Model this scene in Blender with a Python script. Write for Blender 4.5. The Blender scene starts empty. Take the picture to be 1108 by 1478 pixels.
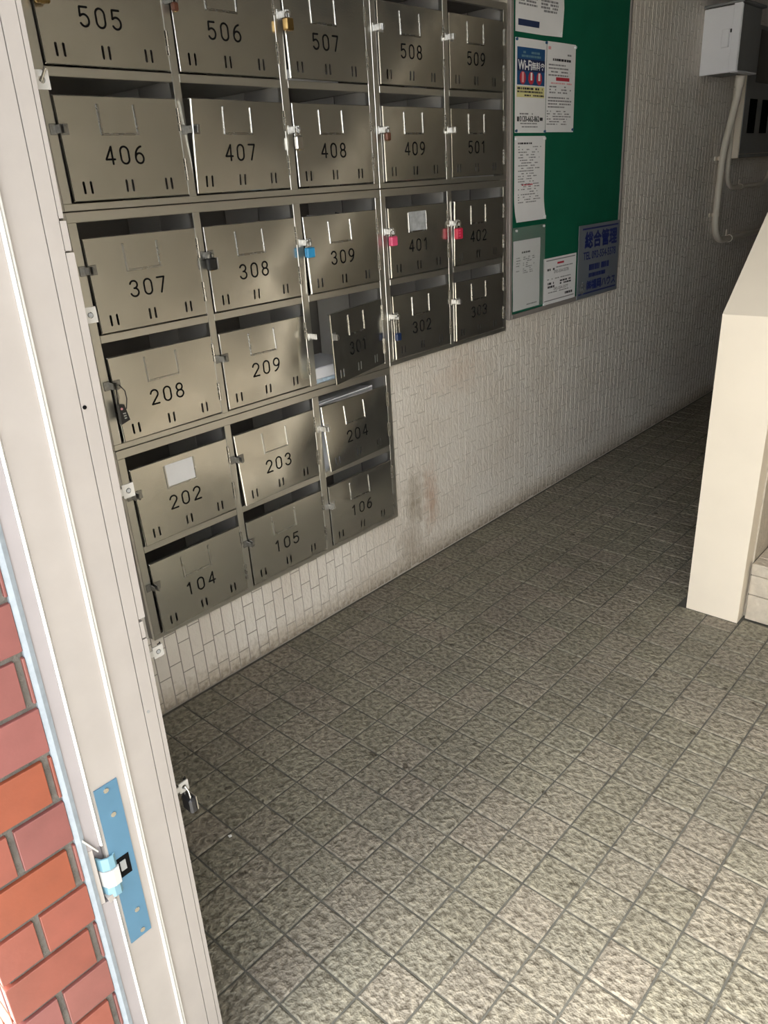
import bpy, bmesh, math, random
from mathutils import Vector, Matrix

# ------------------------------------------------------------------ camera
S = bpy.context.scene
COL = S.collection
W, H = 1108, 1478
CAM = Vector((1.75749, 0.0, 1.39))
F_PX = 1098.866
_c = (554.0, 739.0)
_vy = Vector((1659.5448 - _c[0], 190.267861 - _c[1], F_PX)).normalized()
_vz = -Vector((720.076521 - _c[0], 3274.13756 - _c[1], F_PX)).normalized()
_vx = _vy.cross(_vz).normalized()
_vz = _vx.cross(_vy).normalized()
RM = Matrix((_vx, _vy, _vz))                    # world = RM @ (right, down, forward)
cam_d = bpy.data.cameras.new('camera')
cam_d.sensor_fit = 'VERTICAL'
cam_d.sensor_height = 36.0
cam_d.lens = F_PX / H * 36.0
cam_d.clip_start = 0.02
cam = bpy.data.objects.new('camera', cam_d)
COL.objects.link(cam)
r_, d_, f_ = RM.col[0], RM.col[1], RM.col[2]
cam.matrix_world = Matrix(((r_[0], -d_[0], -f_[0], CAM[0]), (r_[1], -d_[1], -f_[1], CAM[1]),
                           (r_[2], -d_[2], -f_[2], CAM[2]), (0, 0, 0, 1)))
S.camera = cam

# ------------------------------------------------------------------ sky, sun, exposure
world = bpy.data.worlds.new('sky')
S.world = world
world.use_nodes = True
wn = world.node_tree
bg = wn.nodes['Background']
bg.inputs['Color'].default_value = (0.95, 0.97, 1.0, 1)
# bright hazy sky, three times brighter overhead than at the horizon
_tc = wn.nodes.new('ShaderNodeTexCoord')
_sz = wn.nodes.new('ShaderNodeSeparateXYZ')
_mr = wn.nodes.new('ShaderNodeMapRange')
wn.links.new(_tc.outputs['Generated'], _sz.inputs[0])
wn.links.new(_sz.outputs['Z'], _mr.inputs['Value'])
_mr.inputs['From Min'].default_value = 0.0
_mr.inputs['From Max'].default_value = 1.0
_mr.inputs['To Min'].default_value = 3.0
_mr.inputs['To Max'].default_value = 7.0
wn.links.new(_mr.outputs['Result'], bg.inputs['Strength'])
sun_d = bpy.data.lights.new('sun', 'SUN')
sun_d.energy = 9.0
sun_d.angle = math.radians(55)       # sun behind thin cloud
sun_d.color = (1.0, 0.95, 0.86)
sun = bpy.data.objects.new('sun', sun_d)
COL.objects.link(sun)
sun.rotation_euler = Vector((0.40, 0.60, -0.85)).to_track_quat('-Z', 'Y').to_euler()
S.view_settings.view_transform = 'Standard'
S.view_settings.look = 'None'
S.view_settings.gamma = 1.0
S.view_settings.use_curve_mapping = False
S.view_settings.exposure = 0.45
S.cycles.max_bounces = 10
S.cycles.diffuse_bounces = 6
S.cycles.glossy_bounces = 4
S.cycles.use_denoising = True

random.seed(7)

# ------------------------------------------------------------------ materials
def mat(name, col, rough=0.6, metal=0.0, var=0.0, vscale=8.0, bump=0.0, bscale=40.0, bdist=0.003,
        spec=0.5, detail=4.0, stretch=None, rvar=0.0, alpha=1.0, objvar=0.0):
    m = bpy.data.materials.new(name)
    m.use_nodes = True
    nt = m.node_tree
    N, L = nt.nodes, nt.links
    b = N['Principled BSDF']
    b.inputs['Base Color'].default_value = (*col, 1)
    b.inputs['Roughness'].default_value = rough
    b.inputs['Metallic'].default_value = metal
    b.inputs['Specular IOR Level'].default_value = spec
    if alpha < 1:
        b.inputs['Alpha'].default_value = alpha
    geo = N.new('ShaderNodeNewGeometry')
    src = geo.outputs['Position']
    if stretch:
        mp = N.new('ShaderNodeMapping')
        mp.inputs['Scale'].default_value = stretch
        L.new(src, mp.inputs['Vector'])
        src = mp.outputs['Vector']
    def noise(sc, det=4.0, rgh=0.55):
        n = N.new('ShaderNodeTexNoise')
        n.inputs['Scale'].default_value = sc
        n.inputs['Detail'].default_value = det
        n.inputs['Roughness'].default_value = rgh
        L.new(src, n.inputs['Vector'])
        return n.outputs['Fac']
    if var > 0 or objvar > 0:
        fac = None
        if var > 0:
            mr = N.new('ShaderNodeMapRange')
            mr.inputs['From Min'].default_value = 0.25
            mr.inputs['From Max'].default_value = 0.75
            mr.inputs['To Min'].default_value = 1 - var
            mr.inputs['To Max'].default_value = 1 + var
            L.new(noise(vscale), mr.inputs['Value'])
            fac = mr.outputs['Result']
        if objvar > 0:
            oi = N.new('ShaderNodeObjectInfo')
            mo = N.new('ShaderNodeMapRange')
            mo.inputs['To Min'].default_value = 1 - objvar
            mo.inputs['To Max'].default_value = 1 + objvar
            L.new(oi.outputs['Random'], mo.inputs['Value'])
            if fac is None:
                fac = mo.outputs['Result']
            else:
                mm = N.new('ShaderNodeMath'); mm.operation = 'MULTIPLY'
                L.new(fac, mm.inputs[0]); L.new(mo.outputs['Result'], mm.inputs[1])
                fac = mm.outputs[0]
        mx = N.new('ShaderNodeMix')
        mx.data_type = 'RGBA'; mx.blend_type = 'MULTIPLY'
        mx.inputs['Factor'].default_value = 1.0
        mx.inputs['A'].default_value = (*col, 1)
        cb = N.new('ShaderNodeCombineColor')
        for i in range(3):
            L.new(fac, cb.inputs[i])
        L.new(cb.outputs[0], mx.inputs['B'])
        L.new(mx.outputs['Result'], b.inputs['Base Color'])
    if rvar > 0:
        mr = N.new('ShaderNodeMapRange')
        mr.inputs['From Min'].default_value = 0.3
        mr.inputs['From Max'].default_value = 0.7
        mr.inputs['To Min'].default_value = max(0.02, rough - rvar)
        mr.inputs['To Max'].default_value = rough + rvar
        L.new(noise(vscale * 1.7, 6), mr.inputs['Value'])
        L.new(mr.outputs['Result'], b.inputs['Roughness'])
    if bump > 0:
        bn = N.new('ShaderNodeBump')
        bn.inputs['Strength'].default_value = bump
        bn.inputs['Distance'].default_value = bdist
        L.new(noise(bscale, detail), bn.inputs['Height'])
        L.new(bn.outputs['Normal'], b.inputs['Normal'])
    return m

def ramp_node(nt, stops):
    r = nt.nodes.new('ShaderNodeValToRGB')
    el = r.color_ramp.elements
    while len(el) < len(stops):
        el.new(0.5)
    for e, (p, c) in zip(el, stops):
        e.position = p
        e.color = (*c, 1)
    return r

PITCH_X, PITCH_Y, ORG_X, ORG_Y = 0.1016, 0.1018, 0.2108 - 0.1016 * 3, 1.0185 - 0.1018 * 12

def floor_tile_mat():
    m = bpy.data.materials.new('rough_floor_tile')
    m.use_nodes = True
    nt = m.node_tree; N, L = nt.nodes, nt.links
    b = N['Principled BSDF']
    b.inputs['Roughness'].default_value = 0.62
    b.inputs['Specular IOR Level'].default_value = 0.35
    geo = N.new('ShaderNodeNewGeometry')
    # per tile tint
    mp = N.new('ShaderNodeMapping')
    mp.inputs['Location'].default_value = (-ORG_X / PITCH_X, -ORG_Y / PITCH_Y, 0)
    mp.inputs['Scale'].default_value = (1 / PITCH_X, 1 / PITCH_Y, 0)
    L.new(geo.outputs['Position'], mp.inputs['Vector'])
    fl = N.new('ShaderNodeVectorMath'); fl.operation = 'FLOOR'
    L.new(mp.outputs['Vector'], fl.inputs[0])
    wh = N.new('ShaderNodeTexWhiteNoise'); wh.noise_dimensions = '3D'
    L.new(fl.outputs[0], wh.inputs['Vector'])
    tint = ramp_node(nt, [(0.0, (0.205, 0.190, 0.147)), (0.35, (0.228, 0.212, 0.166)), (0.7, (0.242, 0.216, 0.175)), (1.0, (0.217, 0.204, 0.160))])
    L.new(wh.outputs['Value'], tint.inputs['Fac'])
    # pebbly relief, paler on the crests and darker in the hollows
    n1 = N.new('ShaderNodeTexNoise')
    n1.inputs['Scale'].default_value = 72.0; n1.inputs['Detail'].default_value = 2.5; n1.inputs['Roughness'].default_value = 0.55
    L.new(geo.outputs['Position'], n1.inputs['Vector'])
    relief_tone = ramp_node(nt, [(0.36, (0.62, 0.60, 0.57)), (0.50, (0.98, 0.98, 0.97)), (0.62, (1.28, 1.27, 1.23))])
    L.new(n1.outputs['Fac'], relief_tone.inputs['Fac'])
    mx = N.new('ShaderNodeMix'); mx.data_type = 'RGBA'; mx.blend_type = 'MULTIPLY'; mx.inputs['Factor'].default_value = 1
    L.new(tint.outputs['Color'], mx.inputs['A']); L.new(relief_tone.outputs['Color'], mx.inputs['B'])
    # large soft staining and a few dark spots
    n2 = N.new('ShaderNodeTexNoise'); n2.inputs['Scale'].default_value = 3.2; n2.inputs['Detail'].default_value = 5
    L.new(geo.outputs['Position'], n2.inputs['Vector'])
    st = ramp_node(nt, [(0.3, (0.86, 0.85, 0.86)), (0.65, (1.06, 1.06, 1.05))])
    L.new(n2.outputs['Fac'], st.inputs['Fac'])
    mx2 = N.new('ShaderNodeMix'); mx2.data_type = 'RGBA'; mx2.blend_type = 'MULTIPLY'; mx2.inputs['Factor'].default_value = 1
    L.new(mx.outputs['Result'], mx2.inputs['A']); L.new(st.outputs['Color'], mx2.inputs['B'])
    n3 = N.new('ShaderNodeTexNoise'); n3.inputs['Scale'].default_value = 21; n3.inputs['Detail'].default_value = 1
    L.new(geo.outputs['Position'], n3.inputs['Vector'])
    sp = ramp_node(nt, [(0.0, (0.25, 0.23, 0.2)), (0.235, (0.4, 0.38, 0.35)), (0.27, (1, 1, 1))])
    L.new(n3.outputs['Fac'], sp.inputs['Fac'])
    mx3 = N.new('ShaderNodeMix'); mx3.data_type = 'RGBA'; mx3.blend_type = 'MULTIPLY'; mx3.inputs['Factor'].default_value = 1
    L.new(mx2.outputs['Result'], mx3.inputs['A']); L.new(sp.outputs['Color'], mx3.inputs['B'])
    L.new(mx3.outputs['Result'], b.inputs['Base Color'])
    bn = N.new('ShaderNodeBump')
    bn.inputs['Strength'].default_value = 1.0
    bn.inputs['Distance'].default_value = 0.010
    L.new(n1.outputs['Fac'], bn.inputs['Height'])
    L.new(bn.outputs['Normal'], b.inputs['Normal'])
    return m

def wall_tile_mat():
    m = bpy.data.materials.new('painted_wall_tile')
    m.use_nodes = True
    nt = m.node_tree; N, L = nt.nodes, nt.links
    b = N['Principled BSDF']
    b.inputs['Roughness'].default_value = 0.5
    b.inputs['Specular IOR Level'].default_value = 0.4
    geo = N.new('ShaderNodeNewGeometry')
    P = geo.outputs['Position']
    sep = N.new('ShaderNodeSeparateXYZ'); L.new(P, sep.inputs[0])
    n1 = N.new('ShaderNodeTexNoise'); n1.inputs['Scale'].default_value = 4.0; n1.inputs['Detail'].default_value = 6
    L.new(P, n1.inputs['Vector'])
    base = ramp_node(nt, [(0.3, (0.68, 0.62, 0.54)), (0.5, (0.74, 0.69, 0.615)), (0.72, (0.79, 0.75, 0.68))])
    L.new(n1.outputs['Fac'], base.inputs['Fac'])
    # dirt splashed up along the floor
    n2 = N.new('ShaderNodeTexNoise'); n2.inputs['Scale'].default_value = 60; n2.inputs['Detail'].default_value = 6
    L.new(P, n2.inputs['Vector'])
    ad = N.new('ShaderNodeMath'); ad.operation = 'MULTIPLY_ADD'
    ad.inputs[1].default_value = -0.11
    L.new(n2.outputs['Fac'], ad.inputs[0]); L.new(sep.outputs['Z'], ad.inputs[2])
    dr = ramp_node(nt, [(0.0, (0.38, 0.34, 0.29)), (0.035, (0.72, 0.69, 0.64)), (0.09, (1, 1, 1))])
    mr = N.new('ShaderNodeMapRange')
    mr.inputs['From Min'].default_value = -0.06; mr.inputs['From Max'].default_value = 0.94
    L.new(ad.outputs[0], mr.inputs['Value']); L.new(mr.outputs['Result'], dr.inputs['Fac'])
    mx = N.new('ShaderNodeMix'); mx.data_type = 'RGBA'; mx.blend_type = 'MULTIPLY'; mx.inputs['Factor'].default_value = 1
    L.new(base.outputs['Color'], mx.inputs['A']); L.new(dr.outputs['Color'], mx.inputs['B'])
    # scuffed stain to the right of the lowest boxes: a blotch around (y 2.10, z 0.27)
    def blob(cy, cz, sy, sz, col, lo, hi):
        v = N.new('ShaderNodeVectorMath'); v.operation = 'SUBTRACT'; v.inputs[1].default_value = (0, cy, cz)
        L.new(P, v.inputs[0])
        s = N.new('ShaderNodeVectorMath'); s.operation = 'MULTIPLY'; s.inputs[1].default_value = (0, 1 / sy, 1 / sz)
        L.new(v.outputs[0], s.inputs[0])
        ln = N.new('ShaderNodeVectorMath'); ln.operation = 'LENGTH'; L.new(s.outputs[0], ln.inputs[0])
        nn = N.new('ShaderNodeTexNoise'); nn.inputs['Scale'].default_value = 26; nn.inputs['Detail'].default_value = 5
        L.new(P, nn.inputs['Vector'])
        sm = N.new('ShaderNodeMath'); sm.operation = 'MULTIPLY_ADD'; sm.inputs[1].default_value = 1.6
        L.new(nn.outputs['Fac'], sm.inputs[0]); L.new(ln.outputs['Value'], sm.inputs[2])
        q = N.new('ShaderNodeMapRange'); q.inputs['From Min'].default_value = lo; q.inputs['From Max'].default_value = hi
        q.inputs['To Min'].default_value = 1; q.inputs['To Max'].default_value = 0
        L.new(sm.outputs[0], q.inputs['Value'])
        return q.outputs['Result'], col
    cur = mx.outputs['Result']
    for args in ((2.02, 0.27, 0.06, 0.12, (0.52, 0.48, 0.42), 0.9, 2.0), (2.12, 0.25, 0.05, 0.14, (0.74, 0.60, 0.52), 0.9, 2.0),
                 (1.99, 0.10, 0.10, 0.10, (0.66, 0.62, 0.57), 0.9, 1.9), (2.3, 0.70, 0.22, 0.10, (0.97, 0.92, 0.89), 0.9, 1.9)):  # last entry: faint pinkish darkening below the right lower bank
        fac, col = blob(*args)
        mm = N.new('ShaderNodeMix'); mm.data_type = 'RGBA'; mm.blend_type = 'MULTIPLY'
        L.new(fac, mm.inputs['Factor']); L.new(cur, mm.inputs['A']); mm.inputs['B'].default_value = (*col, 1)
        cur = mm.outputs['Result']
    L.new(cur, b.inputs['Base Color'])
    # stippled spray coat with vertical runs
    mp = N.new('ShaderNodeMapping'); mp.inputs['Scale'].default_value = (1, 1, 0.55)
    L.new(P, mp.inputs['Vector'])
    n4 = N.new('ShaderNodeTexNoise'); n4.inputs['Scale'].default_value = 85; n4.inputs['Detail'].default_value = 3
    L.new(mp.outputs['Vector'], n4.inputs['Vector'])
    bn = N.new('ShaderNodeBump'); bn.inputs['Strength'].default_value = 0.8; bn.inputs['Distance'].default_value = 0.0055
    L.new(n4.outputs['Fac'], bn.inputs['Height'])
    L.new(bn.outputs['Normal'], b.inputs['Normal'])
    return m

def wall_joint_mat():
    # joints: dirty near the entrance, painted over further in
    m = mat('wall_joint', (0.5, 0.46, 0.4), 0.9)
    nt = m.node_tree; N, L = nt.nodes, nt.links
    geo = N.new('ShaderNodeNewGeometry')
    sep = N.new('ShaderNodeSeparateXYZ'); L.new(geo.outputs['Position'], sep.inputs[0])
    n = N.new('ShaderNodeTexNoise'); n.inputs['Scale'].default_value = 7; n.inputs['Detail'].default_value = 4
    L.new(geo.outputs['Position'], n.inputs['Vector'])
    a = N.new('ShaderNodeMath'); a.operation = 'MULTIPLY_ADD'; a.inputs[1].default_value = 1.2
    L.new(n.outputs['Fac'], a.inputs[0]); L.new(sep.outputs['Y'], a.inputs[2])
    mr = N.new('ShaderNodeMapRange'); mr.inputs['From Min'].default_value = 1.9; mr.inputs['From Max'].default_value = 2.9
    L.new(a.outputs[0], mr.inputs['Value'])
    r = ramp_node(nt, [(0.0, (0.30, 0.27, 0.235)), (0.5, (0.50, 0.46, 0.40)), (1.0, (0.60, 0.555, 0.49))])
    L.new(mr.outputs['Result'], r.inputs['Fac'])
    L.new(r.outputs['Color'], N['Principled BSDF'].inputs['Base Color'])
    return m

def steel_mat(name, col, rough, bump=0.12, metal=1.0):
    m = bpy.data.materials.new(name)
    m.use_nodes = True
    nt = m.node_tree; N, L = nt.nodes, nt.links
    b = N['Principled BSDF']
    b.inputs['Metallic'].default_value = metal
    geo = N.new('ShaderNodeNewGeometry')
    P = geo.outputs['Position']
    n1 = N.new('ShaderNodeTexNoise'); n1.inputs['Scale'].default_value = 9; n1.inputs['Detail'].default_value = 6
    L.new(P, n1.inputs['Vector'])
    r = ramp_node(nt, [(0.3, tuple(c * 0.95 for c in col)), (0.7, tuple(c * 1.04 for c in col))])
    L.new(n1.outputs['Fac'], r.inputs['Fac'])
    L.new(r.outputs['Color'], b.inputs['Base Color'])
    n2 = N.new('ShaderNodeTexNoise'); n2.inputs['Scale'].default_value = 22; n2.inputs['Detail'].default_value = 6
    L.new(P, n2.inputs['Vector'])
    mr = N.new('ShaderNodeMapRange'); mr.inputs['From Min'].default_value = 0.3; mr.inputs['From Max'].default_value = 0.7
    mr.inputs['To Min'].default_value = rough - 0.03; mr.inputs['To Max'].default_value = rough + 0.04
    L.new(n2.outputs['Fac'], mr.inputs['Value']); L.new(mr.outputs['Result'], b.inputs['Roughness'])
    n3 = N.new('ShaderNodeTexNoise'); n3.inputs['Scale'].default_value = 3.4; n3.inputs['Detail'].default_value = 1.0
    L.new(P, n3.inputs['Vector'])
    bn = N.new('ShaderNodeBump'); bn.inputs['Strength'].default_value = bump; bn.inputs['Distance'].default_value = 0.05
    L.new(n3.outputs['Fac'], bn.inputs['Height'])
    n4 = N.new('ShaderNodeTexNoise'); n4.inputs['Scale'].default_value = 260; n4.inputs['Detail'].default_value = 2
    L.new(P, n4.inputs['Vector'])
    bn2 = N.new('ShaderNodeBump'); bn2.inputs['Strength'].default_value = 0.06; bn2.inputs['Distance'].default_value = 0.001
    L.new(n4.outputs['Fac'], bn2.inputs['Height'])
    L.new(bn.outputs['Normal'], bn2.inputs['Normal'])
    L.new(bn2.outputs['Normal'], b.inputs['Normal'])
    return m

M = dict(
    tile=floor_tile_mat(),
    grout=mat('floor_grout', (0.10, 0.097, 0.082), 0.9, var=0.3, vscale=14, bump=0.4, bscale=120, bdist=0.002),
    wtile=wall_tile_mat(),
    wgrout=wall_joint_mat(),
    steel=steel_mat('stainless_steel', (0.64, 0.625, 0.565), 0.28, 0.0, 0.9),
    inner=steel_mat('shaded_inner_steel', (0.30, 0.285, 0.26), 0.45, 0.03, 0.7),  # unlit box interior: its darkness is put into the colour
    liner=steel_mat('lit_inner_steel', (0.80, 0.77, 0.70), 0.5, 0.0, 0.1),  # rear partition sheet: the stronger light on it is put into the colour
    liner2=steel_mat('dim_inner_steel', (0.50, 0.48, 0.44), 0.5, 0.0, 0.2),  # front partition sheet: weaker light put into a dimmer colour
    zinc=mat('zinc_plate', (0.40, 0.39, 0.365), 0.4, 0.3, var=0.06, vscale=80),
    hasp_bright=mat('bright_plated_steel', (0.60, 0.59, 0.56), 0.3, 0.8, var=0.2, vscale=120),
    door=steel_mat('stainless_door', (0.68, 0.665, 0.605), 0.175, 0.07, 0.94),
    hasp=mat('dull_plated_steel', (0.33, 0.325, 0.305), 0.36, 0.9, var=0.25, vscale=120),
    frame=mat('folded_steel_frame', (0.64, 0.625, 0.565), 0.29, 0.9),
    chrome=mat('bright_steel', (0.55, 0.54, 0.51), 0.26, 1.0, rvar=0.08, vscale=30),
    engraved=mat('black_engraving', (0.005, 0.005, 0.005), 0.8, var=0.2, vscale=60, spec=0.1),
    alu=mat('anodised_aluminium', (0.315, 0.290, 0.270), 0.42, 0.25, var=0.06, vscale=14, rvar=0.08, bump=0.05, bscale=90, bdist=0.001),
    alu_dark=mat('purplish_rebate_aluminium', (0.235, 0.215, 0.215), 0.5, 0.2, var=0.06, vscale=14),  # darker purplish tone for the recessed strip and notch
    alu_edge=mat('highlight_aluminium_edge', (0.62, 0.61, 0.58), 0.3, 0.5),  # highlights along the ridges put into a paler colour
    caulk=mat('bluish_caulking', (0.22, 0.25, 0.275), 0.7, var=0.12, vscale=60, bump=0.4, bscale=90, bdist=0.002),
    film=mat('blue_protective_film', (0.055, 0.135, 0.205), 0.38, 0.0, var=0.08, vscale=20),
    film_pale=mat('pale_blue_film', (0.13, 0.245, 0.30), 0.35),
    black=mat('black_plastic', (0.012, 0.012, 0.013), 0.4),
    dark=mat('dark_void', (0.004, 0.004, 0.004), 0.9, spec=0.05),  # near-black, the unlit depth of holes and slots put into the colour
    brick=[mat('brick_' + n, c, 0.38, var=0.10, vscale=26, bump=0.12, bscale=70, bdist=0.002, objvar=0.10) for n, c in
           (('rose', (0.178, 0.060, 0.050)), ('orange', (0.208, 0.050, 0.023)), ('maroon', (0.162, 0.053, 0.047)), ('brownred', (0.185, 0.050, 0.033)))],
    mortar=mat('grey_mortar', (0.11, 0.10, 0.085), 0.95, var=0.25, vscale=40, bump=0.8, bscale=160, bdist=0.003),
    cream=mat('cream_paint', (0.82, 0.735, 0.60), 0.55, var=0.035, vscale=5, bump=0.08, bscale=60, bdist=0.002),
    plaster=mat('pale_plaster', (0.60, 0.55, 0.46), 0.8, var=0.06, vscale=3),
    stone=mat('step_tile', (0.52, 0.46, 0.37), 0.6, var=0.14, vscale=30, bump=0.9, bscale=75, bdist=0.005, objvar=0.06),
    concrete=mat('street_concrete', (0.55, 0.53, 0.49), 0.9, var=0.12, vscale=4, bump=0.3, bscale=50),
    ceil=mat('ceiling_paint', (0.15, 0.145, 0.135), 0.9, var=0.04, vscale=2),
    green=mat('green_felt', (0.004, 0.105, 0.056), 0.85, var=0.08, vscale=10, spec=0.2),
    paper=mat('white_paper', (0.80, 0.80, 0.80), 0.7, var=0.02, vscale=20),
    ink=mat('grey_ink', (0.23, 0.23, 0.24), 0.8),
    ink_dark=mat('black_ink', (0.03, 0.03, 0.035), 0.8),
    ink_navy=mat('navy_ink', (0.02, 0.035, 0.10), 0.7),
    ink_red=mat('red_ink', (0.50, 0.03, 0.05), 0.7),
    ink_pink=mat('pink_ink', (0.75, 0.36, 0.38), 0.7),
    ink_yellow=mat('yellow_ink', (0.72, 0.68, 0.32), 0.7),
    poster_blue=mat('poster_blue', (0.012, 0.075, 0.21), 0.6),
    poster_dark=mat('poster_dark_blue', (0.008, 0.014, 0.075), 0.6),
    sign=mat('sign_plastic', (0.165, 0.185, 0.21), 0.4, var=0.06, vscale=8),
    sign_ink=mat('sign_blue_ink', (0.008, 0.018, 0.13), 0.5),
    sleeve=mat('clear_sleeve', (0.50, 0.54, 0.52), 0.2, alpha=0.15),
    boxwhite=mat('white_enamel', (0.90, 0.90, 0.91), 0.4, var=0.02),
    boxgrey=mat('grey_enamel', (0.22, 0.225, 0.22), 0.45, var=0.05),
    boxcream=mat('cream_enamel', (0.86, 0.77, 0.63), 0.5),
    conduit=mat('beige_conduit', (0.86, 0.79, 0.67), 0.5, var=0.05),
    glass=mat('dark_glass', (0.01, 0.01, 0.012), 0.1),
    brass=mat('aged_brass', (0.40, 0.27, 0.11), 0.35, 1.0, rvar=0.1, vscale=40),
    copper=mat('brown_lock_body', (0.16, 0.065, 0.04), 0.4, 0.3),
    silver=mat('silver_lock_body', (0.66, 0.64, 0.60), 0.3, 1.0),
    lblue=mat('blue_lock_body', (0.035, 0.33, 0.66), 0.35),
    pink=mat('pink_lock_body', (0.80, 0.10, 0.22), 0.35),
    red=mat('red_lock_body', (0.62, 0.02, 0.06), 0.35),
    navy=mat('navy_lock_body', (0.015, 0.035, 0.11), 0.35),
    white=mat('white_plastic', (0.40, 0.40, 0.385), 0.45),
    whitepin=mat('white_pin', (0.85, 0.87, 0.87), 0.3),
    bluepin=mat('blue_pin', (0.02, 0.09, 0.20), 0.3),
    envelope=mat('envelope_paper', (0.80, 0.80, 0.82), 0.6),
    flyer=mat('printed_flyer', (0.50, 0.62, 0.72), 0.5, var=0.4, vscale=50),
    card_film=mat('crumpled_foil_card', (0.42, 0.44, 0.45), 0.35, var=0.35, vscale=45, bump=0.6, bscale=60),
)

# ------------------------------------------------------------------ mesh helpers
class MB:
    def __init__(self):
        self.v, self.f = [], []
    def add(self, vs, fs):
        n = len(self.v)
        self.v += [tuple(p) for p in vs]
        self.f += [tuple(i + n for i in f) for f in fs]
        return self
    def box(self, x0, x1, y0, y1, z0, z1, bev=0.0):
        if bev > 0:
            b = bev
            vs = []
            for sx in (0, 1):
                for sy in (0, 1):
                    for sz in (0, 1):
                        X = (x0, x1)[sx]; Y = (y0, y1)[sy]; Z = (z0, z1)[sz]
                        ix = b if sx == 0 else -b; iy = b if sy == 0 else -b; iz = b if sz == 0 else -b
                        vs += [(X, Y + iy, Z + iz), (X + ix, Y, Z + iz), (X + ix, Y + iy, Z)]
            bm = bmesh.new()
            for p in vs:
                bm.verts.new(p)
            r = bmesh.ops.convex_hull(bm, input=bm.verts)
            bmesh.ops.dissolve_limit(bm, angle_limit=0.02, verts=bm.verts, edges=bm.edges)
            bm.verts.index_update()
            self.add([v.co[:] for v in bm.verts], [[v.index for v in f.verts] for f in bm.faces])
            bm.free()
            return self
        v = [(x0, y0, z0), (x1, y0, z0), (x1, y1, z0), (x0, y1, z0), (x0, y0, z1), (x1, y0, z1), (x1, y1, z1), (x0, y1, z1)]
        return self.add(v, [(0, 3, 2, 1), (4, 5, 6, 7), (0, 1, 5, 4), (1, 2, 6, 5), (2, 3, 7, 6), (3, 0, 4, 7)])
    def prism(self, poly, a0, a1, axis):
        """poly: 2-D points counter-clockwise; extruded from a0 to a1 along axis (x: poly=(y,z), y: (x,z), z: (x,y))"""
        n = len(poly)
        def P(p, a):
            return (a, p[0], p[1]) if axis == 'x' else ((p[0], a, p[1]) if axis == 'y' else (p[0], p[1], a))
        vs = [P(p, a0) for p in poly] + [P(p, a1) for p in poly]
        fs = [tuple(range(n))[::-1], tuple(range(n, 2 * n))] + [(i, (i + 1) % n, n + (i + 1) % n, n + i) for i in range(n)]
        return self.add(vs, fs)
    def tube(self, pts, r, n=10, closed=False, flat=1.0):
        pts = [Vector(p) for p in pts]
        rings = []
        m = len(pts)
        t0 = (pts[1] - pts[0]).normalized()
        up = Vector((0, 0, 1)) if abs(t0.z) < 0.9 else Vector((1, 0, 0))
        u = t0.cross(up).normalized()
        vs = []
        for i in range(m):
            if closed:
                t = (pts[(i + 1) % m] - pts[i - 1]).normalized()
            else:
                t = (pts[min(i + 1, m - 1)] - pts[max(i - 1, 0)]).normalized()
            u = (u - t * u.dot(t)).normalized()
            w = t.cross(u)
            rr = r[i] if isinstance(r, (list, tuple)) else r
            for k in range(n):
                a = 2 * math.pi * k / n
                vs.append(pts[i] + u * (rr * math.cos(a)) + w * (rr * flat * math.sin(a)))
        fs = []
        for i in range(m if closed else m - 1):
            j = (i + 1) % m
            for k in range(n):
                l = (k + 1) % n
                fs.append((i * n + k, i * n + l, j * n + l, j * n + k))
        if not closed:
            fs.append(tuple(range(n))[::-1])
            fs.append(tuple((m - 1) * n + k for k in range(n)))
        return self.add(vs, fs)
    def map(self, fn):
        self.v = [tuple(fn(*p)) for p in self.v]
        return self
    def mesh(self, name, m, smooth=False, off=(0, 0, 0)):
        me = bpy.data.meshes.new(name)
        me.from_pydata([(p[0] - off[0], p[1] - off[1], p[2] - off[2]) for p in self.v], [], self.f)
        bm = bmesh.new(); bm.from_mesh(me)
        bmesh.ops.recalc_face_normals(bm, faces=bm.faces)
        bm.to_mesh(me); bm.free()
        if smooth:
            for p in me.polygons:
                p.use_smooth = True
            me.set_sharp_from_angle(angle=math.radians(40))
        me.materials.append(m)
        me.update()
        return me
    def build(self, name, m, parent=None, smooth=False, loc=None, flatface=False, angle=40):
        if parent is not None and loc is None:
            off = wloc(parent)
        else:
            off = loc or (0, 0, 0)
        me = bpy.data.meshes.new(name)
        me.from_pydata([(p[0] - off[0], p[1] - off[1], p[2] - off[2]) for p in self.v], [], self.f)
        if not flatface:
            bm = bmesh.new(); bm.from_mesh(me)
            bmesh.ops.recalc_face_normals(bm, faces=bm.faces)
            bm.to_mesh(me); bm.free()
        if smooth:
            for p in me.polygons:
                p.use_smooth = True
            me.set_sharp_from_angle(angle=math.radians(angle))
        me.materials.append(m)
        o = bpy.data.objects.new(name, me)
        COL.objects.link(o)
        if parent is not None:
            o.parent = parent
            if loc is not None:
                w = wloc(parent)
                o.location = (loc[0] - w[0], loc[1] - w[1], loc[2] - w[2])
        else:
            o.location = off
        return o

def wloc(o):
    p = Vector((0, 0, 0))
    while o is not None:
        p += o.location
        o = o.parent
    return p

def thing(name, label, cat, loc, group=None):
    o = bpy.data.objects.new(name, None)
    o.empty_display_size = 0.05
    COL.objects.link(o)
    o.location = loc
    tag(o, label, cat, group)
    return o

def tag(o, label, cat, group=None):
    o['label'] = label
    o['category'] = cat
    if group:
        o['group'] = group
    return o

def structure(o, label=None):
    o['kind'] = 'structure'
    if label:
        o['label'] = label
    return o

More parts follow.
